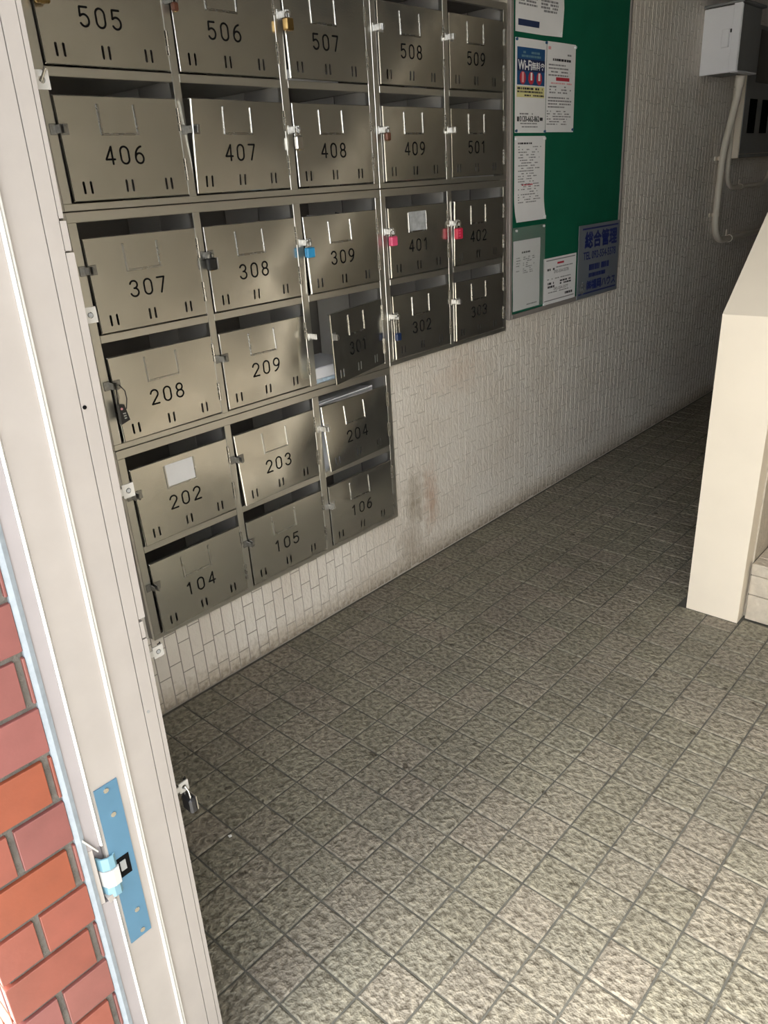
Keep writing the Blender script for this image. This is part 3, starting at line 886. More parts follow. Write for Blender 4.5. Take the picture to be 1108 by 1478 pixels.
# bulge of the sheet (bowed panels)
BOW = {'308': 0.004, '209': 0.005, '204': 0.004, '106': 0.004, '203': 0.004, '309': 0.003, '508': 0.004}
bank_names = ('lowest mailbox bank, stainless, boxes 104 to 204, above the tiled wall foot',
              'middle left stainless mailbox bank holding boxes 208 to 309',
              'upper left stainless mailbox bank holding boxes 406 to 507',
              'right lower stainless mailbox bank holding boxes 302 to 402, below the bank with 501',
              'right upper stainless mailbox bank holding boxes 409 to 509, next to the green board')
DOORFN = {}
VENT = (0.0268, 0.0440, 0.1332, 0.1488, 0.2400, 0.2550)
for (y0, y1, zb, cells, nums), lab in zip(MOD, bank_names):
    root = thing('mailbox_bank', lab, 'mailbox', (0, (y0 + y1) / 2, zb), 'stainless mailbox banks')
    # shell: back, sides, top, bottom
    XB = -0.300
    t = 0.0015
    zt = zb + MODH - 0.0008
    z_b = zb + 0.0008
    q = MB()
    q.box(XB, XB + t, y0, y1, z_b, zt)
    XS = XF - 0.0145
    q.box(XB + t, XS, y0, y0 + t, z_b, zt); q.box(XB + t, XS, y1 - t, y1, z_b, zt)
    q.box(XB + t, XS, y0 + t, y1 - t, z_b, z_b + t); q.box(XB + t, XS, y0 + t, y1 - t, zt - t, zt)
    q.build('shell', M['inner'], root)
    # front frame: rails and stiles folded from sheet
    q = MB()
    q.box(XF - 0.014, XF, y0, y1, zb + 0.0009, zb + R_D1, bev=0.0012)
    q.box(XF - 0.014, XF, y0, y1, zb + R_O2, zt, bev=0.0012)
    q.box(XF - 0.014, XF, y0, cells[0][0], zb + R_D1, zb + R_O2, bev=0.0010)
    q.box(XF - 0.014, XF, cells[-1][1], y1, zb + R_D1, zb + R_O2, bev=0.0010)
    q.build('front_frame', M['frame'], root)
    for ci in range(len(cells) - 1):
        a, b_ = cells[ci][1], cells[ci + 1][0]
        q = MB()
        q.box(XF - 0.014, XF + 0.0012, a, b_, zb + R_D1 - 0.002, zb + R_O2 + 0.002, bev=0.001)
        mid = (a + b_) / 2
        q.box(XB + t, XF - 0.0142, mid + 0.0002, mid + 0.0010, z_b + t, zt - t)
        q.build('divider', M['frame'], root)
    for (a, b_) in cells:
        q = MB()
        q.box(XF - 0.016, XF + 0.0004, a, b_, zb + R_O1, zb + R_D2, bev=0.001)
        q.box(XB + t, XF - 0.016, a - 0.009, b_ + 0.009, zb + R_O1 + 0.007, zb + R_O1 + 0.0085)
        q.build('shelf', M['frame'], root)
        # two lapped lining sheets on the right-hand partition, open joint between them
        ys_ = b_ + (0.0102 if (b_ < y1 - 0.04) else 0.0195)
        for (xa_, xb2, mt_) in ((XB + 0.004, -0.1375, 'liner'), (-0.1320, XF - 0.018, 'liner2')):
            q = MB()
            q.box(xa_, xb2, ys_ - 0.0012, ys_ - 0.0004, zb + 0.004, zb + R_O1 + 0.006)
            q.box(xa_, xb2, ys_ - 0.0012, ys_ - 0.0004, zb + R_O1 + 0.0095, zb + MODH - 0.004)
            q.build('lining_sheet', M[mt_], root)
    for rowi, (dz0, dz1) in enumerate(((R_D1, R_T1), (R_D2, R_T2))):
        for ci, (a, b_) in enumerate(cells):
            num = nums[rowi][ci]
            w = b_ - a - 0.0045
            h = dz1 - dz0 - 0.0035
            ya, za = a + 0.0032, zb + dz0 + 0.0034
            tl, bl = SKEW.get(num, (0.001, 0.002))
            bow = BOW.get(num, 0.0015)
            jig = random.uniform(-0.0015, 0.0015)
            def fn(u, v, n, ya=ya, za=za, w=w, h=h, tl=tl, bl=bl, bow=bow, jig=jig):
                s = 1 - u / w
                tt = v / h
                d = s * (tl * tt + bl * (1 - tt)) + bow * math.sin(math.pi * min(max(u / w, 0), 1)) * math.sin(math.pi * min(max(tt, 0), 1))
                cosv = math.sqrt(max(0.0, 1 - ((tl * tt + bl * (1 - tt)) / w) ** 2))
                slope = (tl * tt + bl * (1 - tt)) / w
                yy = ya + w - (w - u) * cosv + n * slope
                return (XF + 0.0025 + d + n * cosv, yy, za + v)
            DOORFN[num] = (fn, w, h)
            # plate with vent slots
            us = [0.0, 0.0015]
            for vv in VENT:
                us += [vv, vv + 0.0058]
            us += [w * f_ for f_ in (0.05, 0.22, 0.29, 0.35, 0.61, 0.68, 0.91)] + [w - 0.0015, w]
            us = sorted(us)
            vs_ = sorted([0.0, 0.0015, 0.0145, 0.0405, h * 0.28, h * 0.37, h * 0.46, h * 0.55, h * 0.64, h * 0.73, h * 0.82, h * 0.91, h - 0.0015, h])
            holes = [(vv, vv + 0.0058) for vv in VENT]
            q = MB()
            idx = {}
            for i, uu in enumerate(us):
                for j, v2 in enumerate(vs_):
                    edge = (i in (0, len(us) - 1)) or (j in (0, len(vs_) - 1))
                    idx[(i, j)] = len(q.v)
                    q.v.append((uu, v2, -0.0012 if edge else 0.0))
            for i in range(len(us) - 1):
                for j in range(len(vs_) - 1):
                    um, vm = (us[i] + us[i + 1]) / 2, (vs_[j] + vs_[j + 1]) / 2
                    if 0.0145 < vm < 0.0405 and any(p < um < r2 for p, r2 in holes):
                        # chamfer corners and walls of the slot
                        u0, u1, v0, v1 = us[i], us[i + 1], vs_[j], vs_[j + 1]
                        cc = 0.0018
                        for (cu, cv, su, sv) in ((u0, v0, 1, 1), (u1, v0, -1, 1), (u1, v1, -1, -1), (u0, v1, 1, -1)):
                            q.add([(cu, cv, 0), (cu + su * cc, cv, 0), (cu, cv + sv * cc, 0)], [(0, 1, 2)])
                        q.add([(u0, v0, 0), (u1, v0, 0), (u1, v1, 0), (u0, v1, 0), (u0, v0, -0.002), (u1, v0, -0.002), (u1, v1, -0.002), (u0, v1, -0.002)],
                              [(0, 4, 5, 1), (1, 5, 6, 2), (2, 6, 7, 3), (3, 7, 4, 0)])
                        continue
                    q.f.append((idx[(i, j)], idx[(i + 1, j)], idx[(i + 1, j + 1)], idx[(i, j + 1)]))
            # folded returns of the sheet
            for (u0, u1, v0, v1) in ((0, 0.0008, 0, h), (w - 0.0008, w, 0, h), (0, w, h - 0.0008, h), (0, w, 0, 0.0008)):
                dp = -0.0045 if u1 < 0.01 else -0.010
                q.add([(u0, v0, -0.0010), (u1, v0, -0.0010), (u1, v1, -0.0010), (u0, v1, -0.0010), (u0, v0, dp), (u1, v0, dp), (u1, v1, dp), (u0, v1, dp)],
                      [(0, 1, 5, 4), (1, 2, 6, 5), (2, 3, 7, 6), (3, 0, 4, 7), (4, 5, 6, 7)])
            q.map(lambda u, v, n, f=fn: f(u, v, n))
            dr = q.build('door', M['door'], root, smooth=True, angle=18)
            dr['label'] = 'door numbered ' + num
            # number
            hd = 0.0355
            for k, chd in enumerate(num):
                q = MB()
                ox = 0.0955 + k * 0.0378
                for path in DIG[chd]:
                    ribbon(q, [(ox + px * hd, 0.0735 + py * hd) for px, py in path], 0.0021, 0.0006)
                q.map(lambda u, v, n, f=fn: f(u, v, n))
                q.build('digit', M['engraved'], dr)
            # card holder: pressed U rails
            q = MB()
            hy0, hy1, hz0, hz1 = 0.0945, 0.1905, 0.1320, 0.1945
            for (p, r2, s1, s2) in ((hy0, hy0 + 0.005, hz0, hz1), (hy1 - 0.005, hy1, hz0, hz1), (hy0, hy1, hz0, hz0 + 0.0045)):
                q.box(p, r2, s1, s2, 0.0002, 0.0026, bev=0.0010)
            q.map(lambda u, v, n, f=fn: f(u, v, n))
            q.build('card_holder', M['chrome'] if num not in ('104', '105', '202', '203', '208', '307') else M['steel'], dr)
            if num in ('202', '401'):
                q = MB(); q.box(hy0 + 0.004, hy1 - 0.004, hz0 + 0.003, hz1 + 0.001, 0.0004, 0.0009)
                q.map(lambda u, v, n, f=fn: f(u, v, n))
                cd = q.build('name_card', M['paper'] if num == '202' else M['card_film'], dr)
                cd['label'] = 'blank white card' if num == '202' else 'crumpled silvery card'
            # hinge knuckles on the right edge
            for (v0, v1) in ((0.032, 0.082), (0.140, 0.190)):
                q = MB()
                for kk in range(3):
                    s0 = v0 + (v1 - v0) * kk / 3 + 0.0006; s1 = v0 + (v1 - v0) * (kk + 1) / 3 - 0.0006
                    q.tube([fn(w + 0.001, s0, 0.001), fn(w + 0.001, s1, 0.001)], 0.0034, 8)
                q.box(0, 0, 0, 0, 0, 0) if False else None
                q.build('hinge', M['chrome'], dr, smooth=True)
            # hasp lug on the door and staple bracket on the frame
            q = MB()
            hv = 0.144
            q.box(0.001, 0.020, hv - 0.011, hv + 0.011, 0.0002, 0.0020, bev=0.0006)
            q.box(0.0008, 0.0030, hv - 0.009, hv + 0.009, 0.0015, 0.017, bev=0.0008)
            for s in range(5):
                a0, a1 = -90 + 36 * s, -90 + 36 * (s + 1)
                q.add([(0.0008, hv + 0.009 * math.sin(math.radians(a0)), 0.017 + 0.006 * math.cos(math.radians(a0))),
                       (0.0030, hv + 0.009 * math.sin(math.radians(a0)), 0.017 + 0.006 * math.cos(math.radians(a0))),
                       (0.0030, hv + 0.009 * math.sin(math.radians(a1)), 0.017 + 0.006 * math.cos(math.radians(a1))),
                       (0.0008, hv + 0.009 * math.sin(math.radians(a1)), 0.017 + 0.006 * math.cos(math.radians(a1)))], [(0, 1, 2, 3)])
            q.map(lambda u, v, n, f=fn: f(u, v, n))
            q.build('hasp', M['hasp' if a < 1.5 else 'hasp_bright'], dr)
            q = MB()
            zc = za + hv
            q.box(XF + 0.0013, XF + 0.003, a - 0.017, a - 0.001, zc - 0.011, zc + 0.011, bev=0.0006)
            q.box(XF + 0.002, XF + 0.024, a - 0.0045, a - 0.0022, zc - 0.008, zc + 0.008, bev=0.0008)
            q.build('staple', M['hasp' if a < 1.5 else 'hasp_bright'], root)
            if num == '202' and False: pass

# ------------------------------------------------------------------ padlocks and things on the doors
def padlock(loc, body, label, bw=0.028, bh=0.030, bt=0.013, sh=0.018, mark=None, tilt=0.0):
    x, y_, z = loc            # z = inner top of the shackle
    rt = thing('padlock', label, 'padlock', (x, y_, z - sh - bh), 'padlocks on the mailbox doors')
    rt.rotation_euler = (tilt, 0, 0)
    q = MB(); q.box(x - bt / 2, x + bt / 2, y_ - bw / 2, y_ + bw / 2, z - sh - bh, z - sh, bev=0.0028)
    bd = q.build('body', M[body], rt)
    r = bw * 0.29
    pts = [(x, y_ - r, z - sh - 0.003), (x, y_ - r, z - r)] + [(x, y_ - r * math.cos(a), z - r + r * math.sin(a)) for a in [math.pi * i / 10 for i in range(1, 10)]] + [(x, y_ + r, z - r), (x, y_ + r, z - sh - 0.003)]
    q = MB(); q.tube(pts, 0.0021, 8); q.build('shackle', M['chrome'], rt, smooth=True)
    q = MB()
    if mark == 'dials':
        for k in range(3):
            q.box(x + bt / 2 - 0.0006, x + bt / 2 + 0.0010, y_ - bw * 0.28, y_ + bw * 0.05, z - sh - bh * (0.28 + 0.25 * k), z - sh - bh * (0.14 + 0.25 * k), bev=0.0004)
        q.build('number_dial', M['pink'] if body == 'red' else M['white'], rt)
    else:
        q.tube([(x, y_, z - sh - bh - 0.0012), (x, y_, z - sh - bh + 0.002)], 0.0042, 10)
        q.build('key_plug', M['brass'], rt)
    return rt
def hasp_at(num, dv=0.0):
    fn, w, h = DOORFN[num]
    p = fn(0.0, 0.144, 0.017)
    return p
def lock_on(num, body, label, **k):
    p = hasp_at(num)
    return padlock((p[0] - 0.001 + k.pop('dx', 0.0), p[1] - 0.002 + k.pop('dy', 0.0), p[2] + 0.004), body, label, **k)
lock_on('408', 'silver', 'silver padlock hanging at the left edge of door 408', bw=0.024, bh=0.034, sh=0.020)
lock_on('507', 'brass', 'brass padlock hanging at the left edge of door 507', bw=0.026, bh=0.028, sh=0.014, bt=0.018)
lock_on('506', 'copper', 'small dark brown padlock at the left edge of door 506', bw=0.016, bh=0.018, sh=0.012)
lock_on('505', 'brass', 'brass padlock at the top left photo corner, in front of door 505', bw=0.030, bh=0.030, sh=0.014, dy=0.014)
lock_on('409', 'copper', 'reddish brown padlock on the hasp of door 409', bw=0.020, bh=0.022, sh=0.012)
lock_on('309', 'lblue', 'bright blue padlock on the hasp of door 309', bw=0.030, bh=0.028, sh=0.017, bt=0.016)
lock_on('401', 'pink', 'pink padlock on the hasp of door 401', bw=0.030, bh=0.029, sh=0.018, bt=0.016)
lock_on('402', 'red', 'red combination padlock on the hasp of door 402', bw=0.034, bh=0.036, sh=0.020, bt=0.016, mark='dials')
lock_on('302', 'navy', 'navy padlock with long shackle on door 302', bw=0.024, bh=0.026, sh=0.056)
p = lock_on('308', 'black', 'black padlock with pale side on the hasp of door 308', bw=0.026, bh=0.030, sh=0.010, bt=0.016)
q = MB(); hp = hasp_at('308'); q.box(hp[0] - 0.009, hp[0] + 0.007, hp[1] + 0.0115, hp[1] + 0.0160, hp[2] - 0.036, hp[2] - 0.006, bev=0.0012)
q.build('side_cover', M['silver'], p)['label'] = 'pale grey side cover'
# cable lock on 208
hp = hasp_at('208')
cl = thing('cable_lock', 'black combination cable lock dangling from the hasp of door 208', 'padlock', (hp[0], hp[1] + 0.004, hp[2] - 0.09), 'padlocks on the mailbox doors')
q = MB()
q.prism([(hp[1] - 0.010, hp[2] - 0.092), (hp[1] + 0.014, hp[2] - 0.085), (hp[1] + 0.006, hp[2] - 0.045), (hp[1] - 0.008, hp[2] - 0.043)], hp[0] - 0.004, hp[0] + 0.008, 'x')
bd = q.build('body', M['black'], cl)
pts = [(hp[0] + 0.001, hp[1] - 0.006, hp[2] - 0.046), (hp[0], hp[1] - 0.004, hp[2] - 0.02), (hp[0] + 0.001, hp[1] - 0.003, hp[2] + 0.004),
       (hp[0] + 0.002, hp[1] + 0.006, hp[2] + 0.002), (hp[0] + 0.003, hp[1] + 0.017, hp[2] - 0.014), (hp[0] + 0.003, hp[1] + 0.018, hp[2] - 0.034), (hp[0] + 0.003, hp[1] + 0.012, hp[2] - 0.058)]
q = MB(); q.tube(pts, 0.0014, 6); q.build('cable', M['black'], cl, smooth=True)
q = MB()
for k in range(3):
    c0 = hp[2] - 0.066 - k * 0.006
    q.box(hp[0] + 0.0079, hp[0] + 0.0086, hp[1] - 0.002 + k * 0.001, hp[1] + 0.006, c0 - 0.0018, c0 + 0.0012)
q.build('white_digits', M['white'], cl)
q = MB(); q.tube([(hp[0] + 0.0078, hp[1] - 0.003, hp[2] - 0.054), (hp[0] + 0.0092, hp[1] - 0.003, hp[2] - 0.054)], 0.003, 10)
q.build('button', M['ink_pink'], cl)

# hasp lugs poking out behind the jamb (belong to the bank hidden behind the frame)
for k, (u, v) in enumerate(((60, 115), (130, 455), (185, 708), (228, 940), (265, 1135))):
    c = wall_pt(u, v, XJ - 0.018)
    rt = thing('latch_lug', ('steel latch lug with an upright pin behind the frame, level with box 505',
                             'steel latch lug by the frame, overlapping the lower left corner of door 307',
                             'steel latch lug with rivet by the frame, level with the white card of door 202',
                             'steel latch lug by the frame against the bare wall tiles under box 104',
                             'lowest steel latch lug behind the frame, carrying a black padlock')[k], 'latch', tuple(c), 'latch lugs behind the door frame')
    hw, hh = 0.0075, 0.0085
    q = MB()
    n = 16
    ring_o, ring_i = [], []
    for i in range(n):
        a = 2 * math.pi * i / n
        s = max(abs(math.cos(a)), abs(math.sin(a)))
        ring_o.append((c.y + hw * math.cos(a) / s, c.z + hh * math.sin(a) / s))
        ring_i.append((c.y + 0.0034 * math.cos(a), c.z + 0.0034 * math.sin(a)))
    vs = [(c.x + 0.001, *p) for p in ring_o] + [(c.x + 0.001, *p) for p in ring_i] + [(c.x - 0.001, *p) for p in ring_o] + [(c.x - 0.001, *p) for p in ring_i]
    fs = []
    for i in range(n):
        j = (i + 1) % n
        fs += [(i, j, n + j, n + i), (2 * n + i, 3 * n + i, 3 * n + j, 2 * n + j), (i, 2 * n + i, 2 * n + j, j), (n + i, n + j, 3 * n + j, 3 * n + i)]
    q.add(vs, fs)
    q.build('lug_plate', M['zinc'], rt)
    q = MB(); q.box(c.x - 0.0008, c.x + 0.0008, 0.381 + lean(c.z), c.y - 0.0065, c.z - 0.0045, c.z + 0.0045)
    q.build('bracket_arm', M['zinc'], rt)
    if k in (1, 2, 3, 4):
        q = MB(); q.box(c.x - 0.010, c.x - 0.0085, c.y + 0.0085, c.y + 0.0100, c.z - 0.006, c.z + 0.006); q.box(c.x - 0.011, c.x - 0.0020, c.y + 0.0060, c.y + 0.0088, c.z - 0.004, c.z + 0.004)
        q.build('keeper', M['black'], rt)
    if k in (1, 2, 3):
        q = MB(); q.tube([(c.x - 0.0012, c.y, c.z), (c.x + 0.0014, c.y, c.z)], 0.0026, 10); q.build('rivet', M['boxgrey'], rt)
    if k == 0:
        q = MB(); q.tube([(c.x - 0.002, c.y, c.z - 0.001), (c.x + 0.006, c.y + 0.003, c.z + 0.010)], 0.0016, 8); q.build('lock_pin', M['chrome'], rt)
    if k == 4:
        pk = thing('padlock', 'narrow black padlock hanging from the lowest latch lug by the frame', 'padlock', (c.x, c.y + 0.001, c.z - 0.045), 'padlocks on the mailbox doors')
        pk.rotation_euler = (0, 0, 0)
        q = MB(); q.box(c.x - 0.012, c.x + 0.012, c.y - 0.002, c.y + 0.009, c.z - 0.046, c.z - 0.020, bev=0.003); q.build('body', M['black'], pk)
        pts = [(c.x - 0.007, c.y + 0.003, c.z - 0.022), (c.x - 0.007, c.y + 0.002, c.z - 0.006), (c.x - 0.003, c.y + 0.0005, c.z + 0.0005), (c.x + 0.003, c.y + 0.0005, c.z + 0.0005), (c.x + 0.007, c.y + 0.002, c.z - 0.006), (c.x + 0.007, c.y + 0.003, c.z - 0.022)]
        q = MB(); q.tube(pts, 0.0013, 8); q.build('shackle', M['chrome'], pk, smooth=True)
        q = MB(); q.box(c.x - 0.011, c.x + 0.0115, c.y + 0.0088, c.y + 0.0102, c.z - 0.042, c.z - 0.019); q.build('side_plate', M['silver'], pk)

# mail lying in the boxes
def cell(num):
    for (y0, y1, zb, cells, nums) in MOD:
        for r in (0, 1):
            for i, n in enumerate(nums[r]):
                if n == num:
                    return cells[i][0], cells[i][1], zb + (0.0024 if r == 0 else R_O1 + 0.0088)
a, b_, zf = cell('204')
q = MB(); q.box(-0.10, 0.012, a + 0.012, b_ - 0.05, zf + 0.205, zf + 0.2085)
q.v = [(x, y, z + 0.020 + (x) * 0.12 + (y - a) * 0.02) for x, y, z in q.v]
tag(q.build('envelope', M['envelope'], loc=(-0.02, (a + b_) / 2, zf + 0.21)), 'white envelope stuffed level with the slot above door 204', 'envelope')
q = MB(); q.box(-0.012, -0.008, a + 0.02, b_ - 0.03, zf, zf + 0.23)
q.v = [(x, y, z) for x, y, z in q.v]
tag(q.build('letter', M['envelope'], loc=(0, (a + b_) / 2, zf)), 'white letter standing behind door 204', 'letter')
a, b_, zf = cell('301')
q = MB(); q.box(-0.16, 0.022, a + 0.003, a + 0.20, zf, zf + 0.022, bev=0.004); 
tag(q.build('flyer_stack', M['flyer'], loc=(-0.02, a + 0.1, zf)), 'stack of pale blue flyers on the floor of box 301', 'flyers')
q = MB(); q.box(-0.15, 0.018, a + 0.004, a + 0.19, zf + 0.0225, zf + 0.058, bev=0.003)
tag(q.build('envelope', M['envelope'], loc=(-0.02, a + 0.1, zf + 0.03)), 'thick white envelope lying on the flyers in box 301', 'envelope')
for num, hgt, lb in (('507', 0.026, 'white letter showing through two slot pairs of door 507 above the silver padlock'), ('501', 0.034, 'white letter behind the slots of door 501 in the column nearest the board')):
    a, b_, zf = cell(num)
    q = MB(); q.box(0.008, 0.013, a + 0.012, (a + b_) / 2 + (0.05 if num == '507' else 0.12), zf, zf + hgt + 0.012)
    tag(q.build('letter', M['envelope'], loc=(0.01, (a + b_) / 2, zf)), lb, 'letter')

for num, x_, ya_, wd, hg, m_, lb, ct in (
        ('309', -0.06, 0.10, 0.055, 0.226, 'envelope', 'pale folded leaflet standing in box 309, seen above its door', 'leaflet'),
        ('309', -0.03, 0.19, 0.030, 0.228, 'black', 'narrow black folder standing in box 309 beside the leaflet', 'folder'),
        ('408', -0.03, 0.06, 0.035, 0.222, 'black', 'narrow black folder standing in box 408, seen above its door', 'folder'),
        ('402', -0.02, 0.13, 0.030, 0.224, 'black', 'dark crumpled folder standing in box 402, seen above its door', 'folder'),
        ('508', -0.02, 0.17, 0.110, 0.222, 'envelope', 'white leaflet standing in box 508, seen above its door', 'leaflet')):
    a, b_, zf = cell(num)
    q = MB(); q.prism([(a + ya_, zf), (a + ya_ + wd, zf), (a + ya_ + wd + 0.004, zf + hg - 0.006), (a + ya_ + 0.006, zf + hg)], x_, x_ + 0.004, 'x')
    tag(q.build(ct, M[m_], loc=(x_, a + ya_ + wd / 2, zf)), lb, ct)

# ------------------------------------------------------------------ notice board
BY0, BY1, BZ0, BZ1 = 2.634, 3.560, 0.848, 2.16
board = thing('notice_board', 'green felt notice board with thin aluminium frame', 'notice board', (0.0, (BY0 + BY1) / 2, BZ0))
q = MB(); q.box(0.001, 0.010, BY0 + 0.012, BY1 - 0.012, BZ0 + 0.012, BZ1 - 0.012); q.build('felt_panel', M['green'], board)
fr = 0.019
for (a0, a1, c0, c1) in ((BY0, BY0 + fr, BZ0, BZ1), (BY1 - fr * 0.8, BY1, BZ0, BZ1), (BY0 + fr, BY1 - fr * 0.8, BZ0, BZ0 + fr), (BY0 + fr, BY1 - fr * 0.8, BZ1 - fr, BZ1)):
    q = MB(); q.box(0.0008, 0.017, a0, a1, c0, c1, bev=0.002); q.build('frame_rail', M['alu'], board)
XP = 0.0125
def sheet(name, label, cat, y0, y1, z0, z1, curl=lambda s, t: 0.0, shift=lambda s, t: 0.0, group='notices on the green board', m='paper', x=XP, pins=()):
    rt = thing(name, label, cat, (x, (y0 + y1) / 2, z0), group)
    def fn(u, v, n):
        s, t = u / (y1 - y0), v / (z1 - z0)
        return (x + n + curl(s, t), y0 + u + shift(s, t), z0 + v)
    q = MB()
    NU, NV = 10, 14
    for k, nn in enumerate((0.0, 0.0004)):
        base = len(q.v)
        for j in range(NV + 1):
            for i in range(NU + 1):
                q.v.append(fn((y1 - y0) * i / NU, (z1 - z0) * j / NV, nn))
        for j in range(NV):
            for i in range(NU):
                a_ = base + j * (NU + 1) + i
                f = (a_, a_ + 1, a_ + NU + 2, a_ + NU + 1)
                q.f.append(f if k else f[::-1])
    q.build('sheet', M[m], rt, smooth=True)
    for (s, t, mt) in pins:
        p = Vector(fn((y1 - y0) * s, (z1 - z0) * t, 0.0))
        pq = MB(); pq.tube([p, p + Vector((0.006, 0, 0))], [0.004, 0.0052], 10); pq.build('push_pin', M[mt], rt, smooth=True)
    return rt, fn, y1 - y0, z1 - z0
def bars(rt, fn, rects, m, name='printed_lines', n=0.0008):
    q = MB()
    for (u0, u1, v0, v1) in rects:
        N_ = max(1, int((u1 - u0) / 0.03))
        for i in range(N_):
            ua, ub = u0 + (u1 - u0) * i / N_, u0 + (u1 - u0) * (i + 1) / N_
            q.add([fn(ua, v0, n), fn(ub, v0, n), fn(ub, v1, n), fn(ua, v1, n)], [(0, 1, 2, 3)])
    o = q.build(name, M[m], rt, flatface=True)
    if len(rects) > 1:
        o['kind'] = 'stuff'
    return o
def textlines(u0, u1, vtop, nl, pitch, hgt, seed, fill=0.9, ragged=0.35):
    rr = random.Random(seed)
    out = []
    for k in range(nl):
        v = vtop - k * pitch
        u = u0
        end = u1 - rr.random() * ragged * (u1 - u0)
        while u < end:
            l = rr.uniform(0.006, 0.02)
            if rr.random() < fill:
                out.append((u, min(u + l, end), v - hgt, v))
            u += l + rr.uniform(0.0012, 0.004)
    return out
def text_mesh(txt):
    cu = bpy.data.curves.new('lettering', 'FONT')
    cu.body = txt
    cu.size = 1.0
    cu.fill_mode = 'FRONT'
    cu.resolution_u = 3
    ob = bpy.data.objects.new('lettering', cu)
    COL.objects.link(ob)
    bpy.context.view_layer.update()
    dg = bpy.context.evaluated_depsgraph_get()
    me = bpy.data.meshes.new_from_object(ob.evaluated_get(dg))
    bpy.data.objects.remove(ob)
    vs = [v.co.copy() for v in me.vertices]
    fs = [tuple(p.vertices) for p in me.polygons]
    bpy.data.meshes.remove(me)
    return vs, fs
def lettering(rt, fn, txt, u0, v0, u1, v1, m, n=0.0009, name='lettering', bold=0.0):
    vs, fs = text_mesh(txt)
    if not vs:
        return None
    xa = min(v.x for v in vs); xb_ = max(v.x for v in vs); ya_ = min(v.y for v in vs); yb_ = max(v.y for v in vs)
    q = MB()
    offs = [(0, 0)] if not bold else [(-bold, 0), (bold, 0), (0, bold), (0, -bold)]
    for k, (ox, oy) in enumerate(offs):
        q.add([fn(u0 + ox + (v.x - xa) / (xb_ - xa) * (u1 - u0), v0 + oy + (v.y - ya_) / (yb_ - ya_) * (v1 - v0), n + k * 0.00003) for v in vs], fs)
    return q.build(name, M[m], rt, flatface=True)

# two-column notice at the top
rt, fn, w, h = sheet('notice_sheet', 'two column notice with navy bar at the top of the green board', 'notice', 2.668, 2.992, 1.852, 2.125,
                     curl=lambda s, t: 0.012 * max(0, s - 0.6) * max(0, 0.6 - t) * 4, shift=lambda s, t: -0.030 * s * max(0, 0.35 - t) * 2, pins=((0.96, 0.05, 'whitepin'),))
bars(rt, fn, textlines(0.02, 0.15, 0.262, 9, 0.0115, 0.0065, 1, ragged=0.1) + textlines(0.02, 0.15, 0.142, 6, 0.0105, 0.006, 2, ragged=0.15), 'ink')
bars(rt, fn, textlines(0.168, 0.295, 0.262, 11, 0.0115, 0.007, 3, ragged=0.1) + textlines(0.168, 0.285, 0.112, 4, 0.0105, 0.007, 4, ragged=0.1), 'ink')
bars(rt, fn, [(0.018, 0.165, 0.020, 0.040)], 'ink_navy', 'heading_bar')
# Wi-Fi poster
rt, fn, w, h = sheet('poster', 'blue and white Wi-Fi poster pinned at the left of the green board', 'poster', 2.668, 2.880, 1.528, 1.834,
                     curl=lambda s, t: 0.002 * math.sin(3 * s), pins=((0.03, 0.98, 'bluepin'), (0.97, 0.985, 'bluepin'), (0.97, 0.015, 'bluepin'), (0.03, 0.02, 'bluepin')))
bars(rt, fn, [(0.012, 0.200, 0.158, 0.278)], 'poster_blue', 'blue_panel', 0.0007)
bars(rt, fn, [(0.012, 0.200, 0.203, 0.241)], 'poster_dark', 'dark_band', 0.0010)
bars(rt, fn, textlines(0.05, 0.165, 0.266, 1, 0.01, 0.007, 5, ragged=0.05) + textlines(0.04, 0.175, 0.254, 1, 0.01, 0.007, 6, ragged=0.05), 'film_pale', 'printed_lines', 0.0011)
lettering(rt, fn, 'Wi-Fi', 0.018, 0.207, 0.105, 0.237, 'whitepin', 0.0014, bold=0.0012)
lettering(rt, fn, '無料', 0.108, 0.208, 0.165, 0.234, 'whitepin', 0.0014, bold=0.0007)
q = MB()
for rr_ in (0.006, 0.0125, 0.019):
    pa = arc(0.182, 0.211, rr_, rr_, 45, 135, 8)
    if rr_ == 0.006: ribbon(q, arc(0.182, 0.2125, 0.002, 0.002, 0, 360, 6), 0.0022, 0.0015)
    else: ribbon(q, pa, 0.0021, 0.0015)
q.map(lambda u, v, n: fn(u, v, n)); q.build('signal_symbol', M['whitepin'], rt, flatface=True)
for k in range(3):
    cx = 0.048 + k * 0.056
    q = MB(); q.add([(cx + 0.020 * math.cos(a), 0.181 + 0.021 * math.sin(a), 0.0012) for a in [2 * math.pi * i / 20 for i in range(20)]], [tuple(range(20))])
    q.map(lambda u, v, n: fn(u, v, n)); q.build('round_icon', M['ink_red'] if k else M['ink_red'], rt, flatface=True)
    bars(rt, fn, [(cx - 0.007 + (0.002 if k == 1 else 0), cx + 0.007, 0.174 - (0.008 if k == 0 else 0), 0.199)], 'ink_pink' if k == 0 else 'whitepin', 'icon_shape', 0.0015)
bars(rt, fn, [(0.010, 0.200, 0.118, 0.154)], 'ink_yellow', 'yellow_panel', 0.0007)
bars(rt, fn, textlines(0.014, 0.190, 0.150, 1, 0.01, 0.007, 8, ragged=0.1) + textlines(0.014, 0.190, 0.139, 1, 0.01, 0.006, 9, ragged=0.05) + textlines(0.06, 0.198, 0.127, 1, 0.01, 0.005, 10, ragged=0.02), 'ink_dark', 'printed_lines', 0.0011)
bars(rt, fn, textlines(0.014, 0.12, 0.066, 1, 0.01, 0.005, 11, ragged=0.02), 'ink', 'printed_lines')
lettering(rt, fn, '0120-662-862', 0.030, 0.038, 0.165, 0.056, 'ink_dark', bold=0.0008)
